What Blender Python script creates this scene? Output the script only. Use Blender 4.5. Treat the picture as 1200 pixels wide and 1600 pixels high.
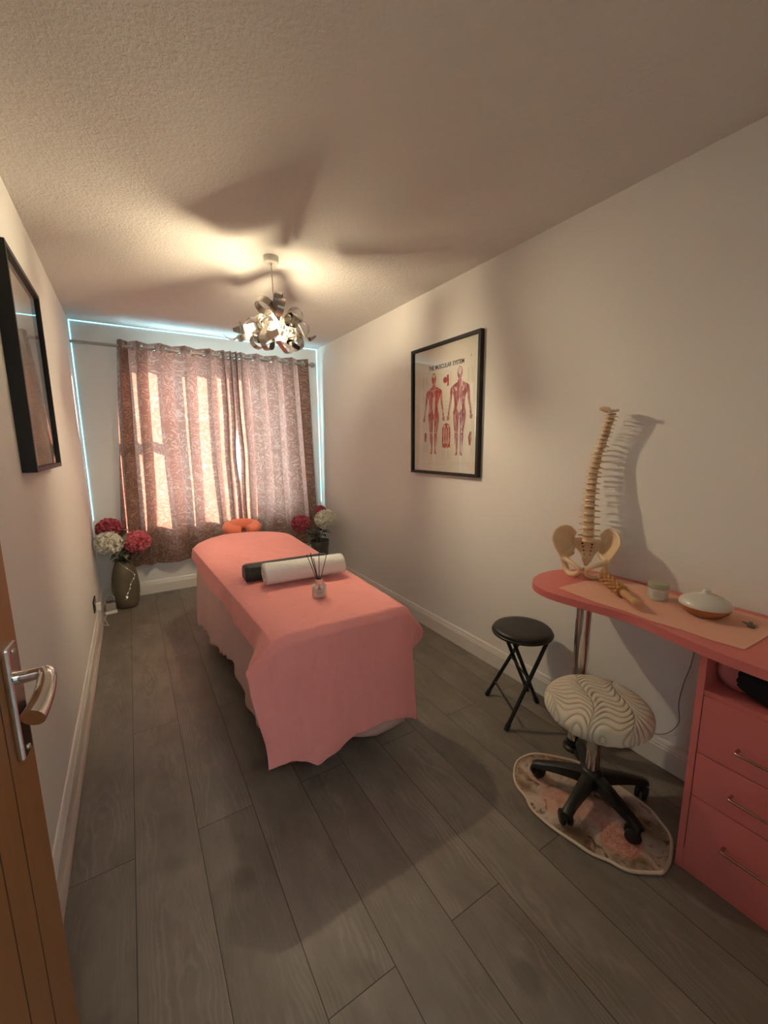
import bpy, bmesh, math, random
from mathutils import Vector, Matrix, noise
PI = math.pi
for o in list(bpy.data.objects): bpy.data.objects.remove(o, do_unlink=True)
SC = bpy.context.scene
COL = SC.collection

# ------------------------------------------------------------------ camera
yaw, pitch, roll = 0.553795, -0.162546, -0.0085475
F = Vector((math.sin(yaw)*math.cos(pitch), math.cos(yaw)*math.cos(pitch), math.sin(pitch)))
r0 = Vector((math.cos(yaw), -math.sin(yaw), 0)); u0 = r0.cross(F)
Rv = r0*math.cos(roll) + u0*math.sin(roll); Uv = -r0*math.sin(roll) + u0*math.cos(roll)
cd = bpy.data.cameras.new('camera'); cam = bpy.data.objects.new('camera', cd); COL.objects.link(cam)
cam.matrix_world = Matrix(((Rv.x, Uv.x, -F.x, .29719), (Rv.y, Uv.y, -F.y, 0), (Rv.z, Uv.z, -F.z, 1.344604), (0, 0, 0, 1)))
cd.sensor_fit = 'VERTICAL'; cd.sensor_height = 36; cd.sensor_width = 27; cd.lens = 636.767/1600*36
cd.clip_start = .01
SC.camera = cam

# ------------------------------------------------------------------ exposure, world, light
SC.view_settings.view_transform = 'Standard'; SC.view_settings.look = 'None'
SC.view_settings.gamma = 1; SC.view_settings.use_curve_mapping = False
SC.view_settings.exposure = 1.25
W = bpy.data.worlds.new('world'); SC.world = W; W.use_nodes = True
bg = W.node_tree.nodes['Background']; bg.inputs[0].default_value = (.40, .82, 1.0, 1); bg.inputs[1].default_value = 10

def area(name, loc, rot, sx, sy, power, col):
    l = bpy.data.lights.new(name, 'AREA'); l.shape = 'RECTANGLE'; l.size = sx; l.size_y = sy; l.energy = power; l.color = col
    o = bpy.data.objects.new(name, l); COL.objects.link(o); o.location = loc; o.rotation_euler = rot; return o
sl = bpy.data.lights.new('sun', 'SUN'); sl.energy = 24; sl.angle = math.radians(.6); sl.color = (1, .93, .80)
sun = bpy.data.objects.new('sun', sl); COL.objects.link(sun)
sd = Vector((-.80, -.50, -.24))      # the way sunlight travels, in through the window from the right
sun.rotation_euler = sd.to_track_quat('-Z', 'Y').to_euler()
area('daylight', (1.08, 4.62, 1.45), (-PI/2, 0, 0), 1.5, 1.4, 2, (.45, .82, 1.0))
area('hall_fill_light', (.6, -1.0, 2.2), (0, 0, 0), .9, .9, 8, (1.0, .92, .86))  # soft fill added behind the camera in the unseen hall; no fixture there
BULB = 760.0

# ------------------------------------------------------------------ material helpers
def mat(name, col=(.8,.8,.8), rough=.6, metal=0, **kw):
    m = bpy.data.materials.new(name); m.use_nodes = True
    b = m.node_tree.nodes['Principled BSDF']
    b.inputs['Base Color'].default_value = (*col, 1); b.inputs['Roughness'].default_value = rough; b.inputs['Metallic'].default_value = metal
    for k, v in kw.items():
        b.inputs[k.replace('_', ' ')].default_value = v
    return m
class N:
    """tiny node helper"""
    def __init__(s, m): s.m = m; s.t = m.node_tree; s.n = s.t.nodes; s.b = s.n['Principled BSDF']
    def add(s, ty, **kw):
        n = s.n.new(ty)
        for k, v in kw.items(): setattr(n, k, v)
        return n
    def link(s, a, b): s.t.links.new(a, b)
    def val(s, sock, v):
        if isinstance(v, (int, float)): sock.default_value = v
        elif isinstance(v, tuple): sock.default_value = v
        else: s.link(v, sock)
    def math(s, op, a, b=0.0, c=None):
        n = s.add('ShaderNodeMath', operation=op); s.val(n.inputs[0], a); s.val(n.inputs[1], b)
        if c is not None: s.val(n.inputs[2], c)
        return n.outputs[0]
    def coord(s, which='Object'): return s.add('ShaderNodeTexCoord').outputs[which]
    def mapping(s, v, scale=(1,1,1), loc=(0,0,0)):
        n = s.add('ShaderNodeMapping'); s.link(v, n.inputs[0]); n.inputs['Scale'].default_value = scale; n.inputs['Location'].default_value = loc; return n.outputs[0]
    def noise(s, v, scale, detail=3, rough=.5, dist=0.0, out='Fac'):
        n = s.add('ShaderNodeTexNoise'); s.link(v, n.inputs['Vector']); n.inputs['Scale'].default_value = scale; n.inputs['Detail'].default_value = detail
        n.inputs['Roughness'].default_value = rough; n.inputs['Distortion'].default_value = dist; return n.outputs[out]
    def ramp(s, f, stops):
        n = s.add('ShaderNodeValToRGB'); s.link(f, n.inputs[0]); e = n.color_ramp.elements
        while len(e) < len(stops): e.new(.5)
        for i, (p, c) in enumerate(stops): e[i].position = p; e[i].color = (*c, 1) if len(c) == 3 else c
        return n.outputs[0]
    def mix(s, f, a, b, mode='MIX'):
        n = s.add('ShaderNodeMix', data_type='RGBA', blend_type=mode); s.val(n.inputs[0], f)
        for i, v in ((6, a), (7, b)):
            if isinstance(v, tuple): n.inputs[i].default_value = (*v, 1) if len(v) == 3 else v
            else: s.link(v, n.inputs[i])
        return n.outputs[2]
    def bump(s, h, strength=.3, dist=.01):
        n = s.add('ShaderNodeBump'); s.link(h, n.inputs['Height']); n.inputs['Strength'].default_value = strength; n.inputs['Distance'].default_value = dist
        s.link(n.outputs[0], s.b.inputs['Normal']); return n
    def sep(s, v):
        n = s.add('ShaderNodeSeparateXYZ'); s.link(v, n.inputs[0]); return n.outputs

# ------------------------------------------------------------------ mesh helpers
def link_obj(name, me, m=None, parent=None, smooth=False):
    o = bpy.data.objects.new(name, me); COL.objects.link(o)
    if m is not None and not me.materials: me.materials.append(m)
    if parent is not None: o.parent = parent
    if smooth:
        for p in me.polygons: p.use_smooth = True
    return o
def obj(name, bm, m=None, parent=None, smooth=False, auto=None):
    bmesh.ops.recalc_face_normals(bm, faces=bm.faces[:])
    me = bpy.data.meshes.new(name); bm.to_mesh(me); bm.free()
    o = link_obj(name, me, m, parent, smooth or auto is not None)
    if auto is not None:
        me.set_sharp_from_angle(angle=math.radians(auto))
    return o
def tag(o, label=None, cat=None, group=None, kind=None):
    if label: o['label'] = label
    if cat: o['category'] = cat
    if group: o['group'] = group
    if kind: o['kind'] = kind
    return o
def empty(name, loc, rz=0, label=None, cat=None, group=None):
    o = bpy.data.objects.new(name, None); COL.objects.link(o); o.location = loc; o.rotation_euler = (0, 0, rz); o.empty_display_size = .05
    return tag(o, label, cat, group)
def copy_tree(o, parent=None):
    c = o.copy(); COL.objects.link(c); c.parent = parent
    for ch in list(o.children): copy_tree(ch, c)
    return c
def box(bm, x0, x1, y0, y1, z0, z1, M=None):
    g = bmesh.ops.create_cube(bm, size=1)['verts']
    for v in g:
        v.co = Vector(((x0+x1)/2 + v.co.x*(x1-x0), (y0+y1)/2 + v.co.y*(y1-y0), (z0+z1)/2 + v.co.z*(z1-z0)))
        if M: v.co = M @ v.co
    return g
def nbox(*a, bevel=0, M=None):
    bm = bmesh.new(); box(bm, *a)
    if bevel: bmesh.ops.bevel(bm, geom=bm.edges[:], offset=bevel, segments=2, affect='EDGES', profile=.6)
    if M:
        for v in bm.verts: v.co = M @ v.co
    return bm
def frames(pts):
    pts = [Vector(p) for p in pts]; T = []
    for i in range(len(pts)):
        a = pts[max(0, i-1)]; b = pts[min(len(pts)-1, i+1)]; T.append((b-a).normalized())
    ref = Vector((0, 0, 1)) if abs(T[0].z) < .9 else Vector((1, 0, 0))
    n = (ref - T[0]*ref.dot(T[0])).normalized(); out = []
    for i, t in enumerate(T):
        n = (n - t*n.dot(t)).normalized(); out.append((pts[i], n, t.cross(n)))
    return out
def tube(bm, pts, r, seg=10, caps=True, flat=1.0):
    fr = frames(pts); rs = r if isinstance(r, (list, tuple)) else [r]*len(fr); rings = []
    for (p, n, b), rr in zip(fr, rs):
        rings.append([bm.verts.new(p + n*math.cos(2*PI*k/seg)*rr + b*math.sin(2*PI*k/seg)*rr*flat) for k in range(seg)])
    for a, b2 in zip(rings, rings[1:]):
        for k in range(seg): bm.faces.new((a[k], a[(k+1) % seg], b2[(k+1) % seg], b2[k]))
    if caps:
        bm.faces.new(rings[0][::-1]); bm.faces.new(rings[-1])
def lathe(bm, prof, seg=32, c=(0,0,0), M=None):
    c = Vector(c); rings = []
    def V(x, y, z):
        p = Vector((x, y, z))
        if M: p = M @ p
        return bm.verts.new(c + p)
    for r, z in prof:
        if r < 1e-6: rings.append([V(0, 0, z)])
        else: rings.append([V(r*math.cos(2*PI*k/seg), r*math.sin(2*PI*k/seg), z) for k in range(seg)])
    for a, b in zip(rings, rings[1:]):
        for k in range(seg):
            k2 = (k+1) % seg
            if len(a) == 1 and len(b) == 1: continue
            if len(a) == 1: bm.faces.new((a[0], b[k2], b[k]))
            elif len(b) == 1: bm.faces.new((a[k], a[k2], b[0]))
            else: bm.faces.new((a[k], a[k2], b[k2], b[k]))
def lbm(prof, seg=32, c=(0,0,0), M=None):
    bm = bmesh.new(); lathe(bm, prof, seg, c, M); return bm
def prism(bm, pts, z0, z1):
    a = [bm.verts.new((x, y, z0)) for x, y in pts]; b = [bm.verts.new((x, y, z1)) for x, y in pts]; n = len(pts)
    bm.faces.new(a[::-1]); bm.faces.new(b)
    for k in range(n): bm.faces.new((a[k], a[(k+1) % n], b[(k+1) % n], b[k]))
def extrude_profile(prof, axis, t0, t1, fn):
    """prof: list of (d,z); fn(d,z,t)->xyz"""
    bm = bmesh.new(); a = [bm.verts.new(fn(d, z, t0)) for d, z in prof]; b = [bm.verts.new(fn(d, z, t1)) for d, z in prof]; n = len(prof)
    for k in range(n): bm.faces.new((a[k], a[(k+1) % n], b[(k+1) % n], b[k]))
    bm.faces.new(a[::-1]); bm.faces.new(b); return bm
def grid(bm, nu, nv, fn, closed_u=False, uv=None):
    V = [[bm.verts.new(fn(i/nu, j/nv)) for j in range(nv+1)] for i in range(nu if closed_u else nu+1)]
    lay = bm.loops.layers.uv.verify() if uv else None
    for i in range(nu):
        i2 = (i+1) % nu if closed_u else i+1
        for j in range(nv):
            f = bm.faces.new((V[i][j], V[i2][j], V[i2][j+1], V[i][j+1]))
            if uv:
                for lp, (a, b) in zip(f.loops, ((i, j), (i+1, j), (i+1, j+1), (i, j+1))): lp[lay].uv = uv(a/nu, b/nv)
    return V
def interp(x, pts):
    if x <= pts[0][0]: return pts[0][1]
    for (a, b), (c, d) in zip(pts, pts[1:]):
        if x <= c:
            t = (x-a)/(c-a); return b + (d-b)*t
    return pts[-1][1]
def sinterp(x, pts):
    if x <= pts[0][0]: return pts[0][1]
    for (a, b), (c, d) in zip(pts, pts[1:]):
        if x <= c:
            t = (x-a)/(c-a); t = t*t*(3-2*t); return b + (d-b)*t
    return pts[-1][1]
def nz(x, y=0., z=0.): return noise.noise(Vector((x, y, z)))
def catmull(pts, n=8, closed=False):
    P = [Vector(p) for p in pts]; out = []; L = len(P)
    for i in range(L if closed else L-1):
        if closed: a, b, c, d = P[(i-1) % L], P[i], P[(i+1) % L], P[(i+2) % L]
        else: a, b, c, d = P[max(0, i-1)], P[i], P[i+1], P[min(L-1, i+2)]
        for k in range(n):
            t = k/n
            out.append(.5*((2*b) + (c-a)*t + (2*a-5*b+4*c-d)*t*t + (3*b-a-3*c+d)*t**3))
    if not closed: out.append(P[-1])
    return out

# ------------------------------------------------------------------ materials
XR, YB, H = 2.0745, 4.2174, 2.35
XW0, XW1, YW = -.015, 2.0895, 4.2324     # wall planes behind the baseboards
def wall_mat():
    m = mat('wall_paint', (.80, .775, .745), .75); n = N(m); v = n.coord()
    h = n.noise(v, 60, 4, .6); n.bump(h, .08, .004); return m
M_wall = wall_mat()
def ceil_mat():
    m = mat('ceiling_artex', (.72, .69, .655), .8); n = N(m); v = n.coord()
    a = n.noise(v, 75, 4, .62, .4); b = n.ramp(a, [(.42, (0,0,0)), (.62, (1,1,1))]); n.bump(b, .45, .004); return m
M_ceil = ceil_mat()
M_white = mat('white_gloss_paint', (.74, .70, .66), .35)
M_quad = mat('beige_quadrant', (.42, .35, .30), .5)
def floor_mat():
    m = mat('grey_oak_laminate', (.1, .09, .08), .42); n = N(m)
    uv = n.coord('UV')
    at = n.add('ShaderNodeAttribute', attribute_name='plank'); rnd = at.outputs['Fac']
    sx, sy, sz = n.sep(uv)               # x across the plank in metres, y along
    cmb = n.add('ShaderNodeCombineXYZ'); n.link(n.math('ADD', sx, n.math('MULTIPLY', rnd, 7.3)), cmb.inputs[0]); n.link(n.math('ADD', sy, n.math('MULTIPLY', rnd, 31.0)), cmb.inputs[1]); n.link(n.math('MULTIPLY', rnd, 13.0), cmb.inputs[2])
    v = cmb.outputs[0]
    fine = n.noise(n.mapping(v, (1, .05, 1)), 260, 3, .6)
    warpn = n.noise(n.mapping(v, (1, .35, 1)), 5.0, 2, .5)
    d = n.math('ABSOLUTE', n.math('SUBTRACT', sx, .096))
    ph = n.math('ADD', n.math('ADD', n.math('MULTIPLY', n.math('MULTIPLY', d, d), 900.), n.math('MULTIPLY', warpn, 14.)), n.math('MULTIPLY', sy, 5.5))
    ph = n.math('ADD', ph, n.math('MULTIPLY', n.noise(n.mapping(v, (1, .3, 1)), 38, 2), 2.4))
    rings = n.math('MULTIPLY_ADD', n.math('SINE', n.math('MULTIPLY', ph, 4.2)), .5, .5)
    rings = n.math('POWER', rings, 3.0)
    mask = n.ramp(n.noise(n.mapping(v, (1.6, .4, 1)), 6.5, 2, .5), [(.42, (0,0,0)), (.66, (1,1,1))])
    rm = n.math('MULTIPLY', rings, mask)
    blot = n.noise(n.mapping(v, (1, .45, 1)), 9, 3, .6)
    base = n.ramp(blot, [(.3, (.135, .112, .090)), (.5, (.175, .148, .121)), (.72, (.215, .183, .152))])
    base = n.mix(n.math('MULTIPLY', rm, .30), base, (.33, .285, .24))
    base = n.mix(n.math('MULTIPLY', n.ramp(fine, [(.5, (0,0,0)), (.8, (1,1,1))]), .35), base, (.105, .086, .068))
    knot = n.ramp(n.noise(n.mapping(v, (1, .8, 1)), 7.5, 0), [(.16, (1,1,1)), (.26, (0,0,0))])
    base = n.mix(n.math('MULTIPLY', knot, .35), base, (.045, .036, .028))
    tone = n.math('MULTIPLY_ADD', rnd, .22, .88)
    tc = n.add('ShaderNodeCombineColor'); [n.link(tone, tc.inputs[i]) for i in range(3)]
    base = n.mix(1.0, base, tc.outputs[0], 'MULTIPLY')
    edge = n.math('MINIMUM', sx, n.math('SUBTRACT', .1917, sx))
    at2 = n.add('ShaderNodeAttribute', attribute_name='endd'); ee = n.math('MINIMUM', edge, at2.outputs['Fac'])
    g = n.math('LESS_THAN', ee, .0011)
    base = n.mix(g, base, (.018, .014, .011))
    n.link(base, n.b.inputs['Base Color'])
    n.link(n.math('MULTIPLY_ADD', fine, .12, .34), n.b.inputs['Roughness'])
    gh = n.ramp(ee, [(0, (0,0,0)), (.003, (1,1,1))])
    n.bump(n.math('ADD', gh, n.math('MULTIPLY', fine, .15)), .3, .0015)
    return m
M_floor = floor_mat()
def oak_mat():
    m = mat('oak_veneer', (.42, .17, .055), .42); n = N(m); v = n.coord()
    a = n.noise(n.mapping(v, (1, 1, .06)), 70, 4, .6); c = n.ramp(a, [(.3, (.255, .108, .036)), (.7, (.305, .135, .047))])
    n.link(c, n.b.inputs['Base Color']); n.bump(a, .05, .002); return m
M_oak = oak_mat()
M_groove = mat('dark_groove', (.06, .03, .012), .7)
M_chrome = mat('chrome', (.80, .78, .76), .09, 1)
M_brass_nickel = mat('brushed_nickel', (.46, .41, .36), .3, 1)
M_black_frame = mat('black_frame_paint', (.004, .0035, .0035), .55)
M_black_plastic = mat('black_plastic', (.010, .010, .010), .42)
M_black_metal = mat('black_powder_coat', (.006, .006, .007), .38)
def leather():
    m = mat('black_vinyl', (.014, .012, .011), .42); n = N(m); n.bump(n.noise(n.coord(), 320, 2), .25, .002); return m
M_vinyl = leather()
M_foam = mat('black_foam', (.012, .013, .012), .55)
def cloth(name, col, wr=.35, scale=900, sheen=.15):
    m = mat(name, col, .85); n = N(m); v = n.coord()
    w = n.noise(v, scale, 1); big = n.noise(v, 7, 3, .5)
    n.b.inputs['Sheen Weight'].default_value = sheen
    c = n.mix(n.math('MULTIPLY', big, .25), col, tuple(x*.86 for x in col)); n.link(c, n.b.inputs['Base Color'])
    cr = n.noise(v, 22, 4, .55, 1.2)
    n.bump(n.math('ADD', n.math('MULTIPLY', w, .10), cr), wr, .011); return m
M_sheet = cloth('salmon_cotton', (.86, .315, .30), .45)
M_cradle = cloth('orange_cotton', (.80, .21, .125), .35)
M_towel = cloth('white_terry', (.82, .80, .76), .5, 1400)
def skirt_mat():
    m = mat('pale_pink_valance', (.76, .50, .48), .8); n = N(m)
    tr = n.add('ShaderNodeBsdfTranslucent'); tr.inputs[0].default_value = (.8, .45, .42, 1)
    mx = n.add('ShaderNodeMixShader'); mx.inputs[0].default_value = .22
    n.link(n.b.outputs[0], mx.inputs[1]); n.link(tr.outputs[0], mx.inputs[2]); n.link(mx.outputs[0], n.n['Material Output'].inputs[0]); return m
M_skirt = skirt_mat()
def curtain_mat():
    m = mat('damask_curtain', (.25, .16, .12), .5); n = N(m); uv = n.coord('UV')
    ds = n.noise(uv, 6, 2, .5, out='Color')
    su = n.add('ShaderNodeVectorMath', operation='SUBTRACT'); n.link(ds, su.inputs[0]); su.inputs[1].default_value = (.5, .5, .5)
    sc = n.add('ShaderNodeVectorMath', operation='SCALE'); n.link(su.outputs[0], sc.inputs[0]); sc.inputs['Scale'].default_value = .30
    ad = n.add('ShaderNodeVectorMath', operation='ADD'); n.link(uv, ad.inputs[0]); n.link(sc.outputs[0], ad.inputs[1])
    x, y, z = n.sep(ad.outputs[0])
    # ogee damask: tall repeating medallions filled with curls
    ax = n.math('SINE', n.math('MULTIPLY', x, 2*PI/.22)); ay = n.math('SINE', n.math('MULTIPLY', y, 2*PI/.46))
    og = n.math('MULTIPLY', ax, ay)
    curl = n.noise(ad.outputs[0], 11, 1.2, .5, 2.2)
    ph = n.math('ADD', n.math('MULTIPLY', og, 5.0), n.math('MULTIPLY', curl, 22.))
    s = n.math('SINE', ph)
    pat = n.ramp(s, [(.45, (0,0,0)), (.62, (1,1,1))])
    weave = n.noise(n.mapping(uv, (1, 1, 1)), 420, 1)
    base = n.mix(pat, (.125, .080, .058), (.310, .222, .175))
    base = n.mix(n.math('MULTIPLY', weave, .25), base, (.12, .07, .05)); n.link(base, n.b.inputs['Base Color'])
    n.b.inputs['Roughness'].default_value = .42; n.b.inputs['Sheen Weight'].default_value = .3
    tr = n.add('ShaderNodeBsdfTranslucent'); n.link(n.mix(pat, (.88, .29, .20), (1.0, .43, .32)), tr.inputs[0])
    mx = n.add('ShaderNodeMixShader'); mx.inputs[0].default_value = .115
    n.link(n.b.outputs[0], mx.inputs[1]); n.link(tr.outputs[0], mx.inputs[2]); n.link(mx.outputs[0], n.n['Material Output'].inputs[0]); return m
M_curtain = curtain_mat()
M_desk = mat('coral_laminate', (.64, .165, .155), .45); 
M_mat = cloth('peach_paper', (.80, .43, .32), .12, 500, 0)
M_bone = mat('ivory_plastic', (.76, .57, .37), .42, 0); 
M_disc = mat('intervertebral_disc', (.50, .30, .17), .5)
def glass(name, col=(1,1,1), rough=0.0):
    m = bpy.data.materials.new(name); m.use_nodes = True; t = m.node_tree; b = t.nodes['Principled BSDF']
    b.inputs['Base Color'].default_value = (*col, 1); b.inputs['Transmission Weight'].default_value = 1; b.inputs['Roughness'].default_value = rough; b.inputs['IOR'].default_value = 1.45
    return m
M_glass = glass('clear_glass'); M_glass.node_tree.nodes['Principled BSDF'].inputs['IOR'].default_value = 1.35
def milky(name, col, fac, rough, tint=(1, 1, 1)):
    m = mat(name, col, rough); n = N(m); tr = n.add('ShaderNodeBsdfTransparent'); tr.inputs[0].default_value = (*tint, 1)
    lw = n.add('ShaderNodeLayerWeight'); lw.inputs[0].default_value = .4
    mx = n.add('ShaderNodeMixShader'); n.link(n.math('MULTIPLY_ADD', lw.outputs['Facing'], .45, fac), mx.inputs[0]); n.link(tr.outputs[0], mx.inputs[1]); n.link(n.b.outputs[0], mx.inputs[2]); n.link(mx.outputs[0], n.n['Material Output'].inputs[0]); return m
M_frost = milky('frosted_glass', (.80, .77, .73), .22, .15)
M_vaseglass = milky('grey_glass', (.16, .15, .14), .35, .2, (.75, .75, .73))

def picture_glass():
    m = bpy.data.materials.new('picture_glass'); m.use_nodes = True; t = m.node_tree; t.nodes.clear()
    o = t.nodes.new('ShaderNodeOutputMaterial'); tr = t.nodes.new('ShaderNodeBsdfTransparent'); gl = t.nodes.new('ShaderNodeBsdfGlossy'); gl.inputs['Roughness'].default_value = .02
    lw = t.nodes.new('ShaderNodeLayerWeight'); lw.inputs[0].default_value = .5; p5 = t.nodes.new('ShaderNodeMath'); p5.operation = 'POWER'; p5.inputs[1].default_value = 5; t.links.new(lw.outputs['Facing'], p5.inputs[0])
    fr = t.nodes.new('ShaderNodeMath'); fr.operation = 'MULTIPLY_ADD'; fr.inputs[1].default_value = .7; fr.inputs[2].default_value = .03; t.links.new(p5.outputs[0], fr.inputs[0]); mx = t.nodes.new('ShaderNodeMixShader')
    t.links.new(fr.outputs[0], mx.inputs[0]); t.links.new(tr.outputs[0], mx.inputs[1]); t.links.new(gl.outputs[0], mx.inputs[2]); t.links.new(mx.outputs[0], o.inputs[0]); return m
M_pglass = picture_glass()
def emis(name, col, st):
    m = mat(name, col, .5); b = m.node_tree.nodes['Principled BSDF']; b.inputs['Emission Color'].default_value = (*col, 1); b.inputs['Emission Strength'].default_value = st; return m

# ------------------------------------------------------------------ setting
# floor: one face per plank, joints every 1.39 m, staggered like brickwork
bm = bmesh.new(); uvl = bm.loops.layers.uv.verify(); pl = bm.verts.layers.float.new('plank'); el = bm.verts.layers.float.new('endd')
random.seed(11); PW = .19172
for i in range(-1, 12):
    off = 1.415 if i % 2 == 0 else .7205
    for k in range(-3, 4):
        y0 = off + 1.39*(k-1); y1 = y0 + 1.39; x0 = i*PW; x1 = x0 + PW; r = random.random()
        if x1 < -.02 or x0 > XW1 + .01 and y0 > .1: continue
        ys = [max(y0, -2.6), max(y0, -2.6)+.004, min(y1, YW)-.004, min(y1, YW)]
        if ys[3] - ys[0] < .02: continue
        ends = [0 if y0 > -2.6 else 1, 1, 1, 0 if y1 < YW else 1]
        vs = []
        for yy, e in zip(ys, ends):
            row = []
            for xx in (x0, x1):
                q = bm.verts.new((xx, yy, 0)); q[pl] = r; q[el] = .004 if e else 0; row.append(q)
            vs.append(row)
        for a in range(3):
            f = bm.faces.new((vs[a][0], vs[a][1], vs[a+1][1], vs[a+1][0]))
            for lp in f.loops: lp[uvl].uv = (lp.vert.co.x - x0, lp.vert.co.y)
tag(obj('floor', bm, M_floor), kind='structure')
tag(obj('ceiling', nbox(-.15, 2.25, -.1, 4.4, H, H+.1), M_ceil), kind='structure')
tag(obj('wall_left', nbox(-.15, XW0, -.1, 4.4, -.02, H), M_wall), kind='structure')
tag(obj('wall_right', nbox(XW1, 2.25, -.1, 4.4, -.02, H), M_wall), kind='structure')
WX0, WX1, WZ0, WZ1 = .42, 1.86, .66, 2.16
def wall_with_hole(name, y0, y1, x0, x1, z0, z1, hx0, hx1, hz0, hz1):
    bm = bmesh.new(); xs = [x0, hx0, hx1, x1]; zs = [z0, hz0, hz1, z1]
    for i in range(3):
        for k in range(3):
            if i == 1 and k == 1 or zs[k+1]-zs[k] < 1e-4: continue
            box(bm, xs[i], xs[i+1], y0, y1, zs[k], zs[k+1])
    bmesh.ops.remove_doubles(bm, verts=bm.verts[:], dist=1e-5)
    seen = {}
    for f in bm.faces:                       # drop the shared inner faces
        seen.setdefault(tuple(sorted(v.index for v in f.verts)), []).append(f)
    return bm
bm = wall_with_hole('w', YW, YW+.24, XW0-.1, XW1+.1, -.02, H, WX0, WX1, WZ0, WZ1)
tag(obj('wall_back', bm, M_wall), kind='structure')
bm = wall_with_hole('w', -.10, .03, XW0-.1, XW1+.1, -.02, H, -.004, .86, -.02, 2.03)
tag(obj('wall_front', bm, M_wall), kind='structure')
# hallway behind the doorway
for nm, a in (('wall_hall_left', (-.45, -.35, -2.3, -.1, 0, H)), ('wall_hall_right', (2.1, 2.2, -2.3, -.1, 0, H)), ('wall_hall_back', (-.45, 2.2, -2.4, -2.3, 0, H))):
    tag(obj(nm, nbox(*a), M_wall), kind='structure')
tag(obj('ceiling', nbox(-.45, 2.2, -2.4, -.1, H, H+.1), M_ceil), kind='structure')
tag(obj('floor', nbox(-.45, -.0, -2.4, -.1, -.05, 0), M_quad), kind='structure')
# baseboards
BP = [(0, 0), (.015, 0), (.015, .085), (.0125, .090), (.0125, .097), (.010, .100), (.008, .112), (.004, .120), (0, .122)]
tag(obj('baseboard_left', extrude_profile(BP, 0, .03, YW, lambda d, z, t: (XW0+d, t, z)), M_white), kind='structure')
tag(obj('baseboard_right', extrude_profile(BP, 0, .03, YW, lambda d, z, t: (XW1-d, t, z)), M_white), kind='structure')
tag(obj('baseboard_back', extrude_profile(BP, 0, XW0, XW1, lambda d, z, t: (t, YW-d, z)), M_white), kind='structure')
QP = [(0, 0), (.016, 0), (.0155, .007), (.011, .012), (.006, .015), (0, .016)]
tag(obj('trim_1', extrude_profile(QP, 0, .03, YW-.015, lambda d, z, t: (d-.001, t, z)), M_quad), kind='structure')
# window
yw = YW + .12
bm = bmesh.new()
for a in ((WX0, WX1, yw, yw+.06, WZ0, WZ0+.06), (WX0, WX1, yw, yw+.06, WZ1-.06, WZ1), (WX0, WX0+.06, yw, yw+.06, WZ0+.06, WZ1-.06), (WX1-.06, WX1, yw, yw+.06, WZ0+.06, WZ1-.06),
          (1.06, 1.15, yw+.001, yw+.059, WZ0+.06, WZ1-.06), (WX0+.06, 1.06, yw+.002, yw+.058, 1.42, 1.49), (.71, .75, yw+.012, yw+.05, WZ0+.06, 1.42), (.71, .75, yw+.012, yw+.05, 1.49, WZ1-.06)): box(bm, *a)
wf = tag(obj('window_1', bm, M_white), kind='structure')
obj('window_pane', nbox(WX0+.05, 1.08, yw+.027, yw+.031, WZ0+.05, WZ1-.05), M_pglass, wf)
obj('window_pane', nbox(1.13, WX1-.05, yw+.027, yw+.031, WZ0+.05, WZ1-.05), M_pglass, wf)
obj('window_sill', nbox(WX0-.03, WX1+.03, YW-.022, yw, WZ0-.025, WZ0, bevel=.006), M_white, wf)

# thin cyan emissive strip along the edges of the window wall
M_strip = emis('cyan_emissive', (.24, .78, 1.0), 2.2)
ls = empty('cyan_strip', (XW0, YW, H), 0, 'thin cyan glowing strip edging the window wall', 'light strip')
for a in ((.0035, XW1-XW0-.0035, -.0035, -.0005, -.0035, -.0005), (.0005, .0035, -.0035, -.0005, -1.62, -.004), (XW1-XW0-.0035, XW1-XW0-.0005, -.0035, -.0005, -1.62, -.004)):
    obj('strip_run', nbox(*a), M_strip, ls)

# door against the left wall
dd = Vector((.101-.03, .905-.075, 0)); L = dd.length; dang = math.atan2(dd.y, dd.x)
door = bpy.data.objects.new('door_1', None); COL.objects.link(door); door.location = (.030, .075, 0); door.rotation_euler = (0, 0, dang); tag(door, kind='structure')
# local: x along door from hinge, y<0 = room face
obj('door_panel', nbox(0, L, 0, .04, .008, 1.99, bevel=.0015), M_oak, door)
for gx in (L-.105, L-.185, L-.385, L-.465):
    obj('groove', nbox(gx-.0016, gx+.0016, -.0004, .003, .008, 1.99), M_groove, door)
hd = bpy.data.objects.new('door_handle', None); COL.objects.link(hd); hd.parent = door; hd.location = (L-.058, 0, .937)
obj('back_plate', nbox(-.022, .022, -.011, -.0005, -.104, .093, bevel=.004), M_chrome, hd)
bm = bmesh.new()
for z in (.081, -.092): lathe(bm, [(0, -.0135), (.004, -.0135), (.005, -.011), (.005, -.009)], 14, (0, 0, z), Matrix.Rotation(-PI/2, 4, 'X') @ Matrix.Scale(-1, 4, (0, 0, 1)) if False else Matrix.Rotation(PI/2, 4, 'X') @ Matrix.Scale(-1, 4, (0,0,1)))
obj('screw', bm, M_brass_nickel, hd, True)
bm = bmesh.new()
neck = catmull([(0, -.008, .034), (0, -.025, .034), (0, -.042, .035), (-.006, -.050, .035), (-.022, -.054, .031), (-.043, -.054, .020), (-.064, -.051, .009), (-.082, -.047, .002)], 6)
nr = [.0105]*14 + [.0115 + .006*i/28 for i in range(len(neck)-14)]
tube(bm, neck, nr, 16, True, .95)
obj('lever', bm, M_chrome, hd, True, 40)

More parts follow.
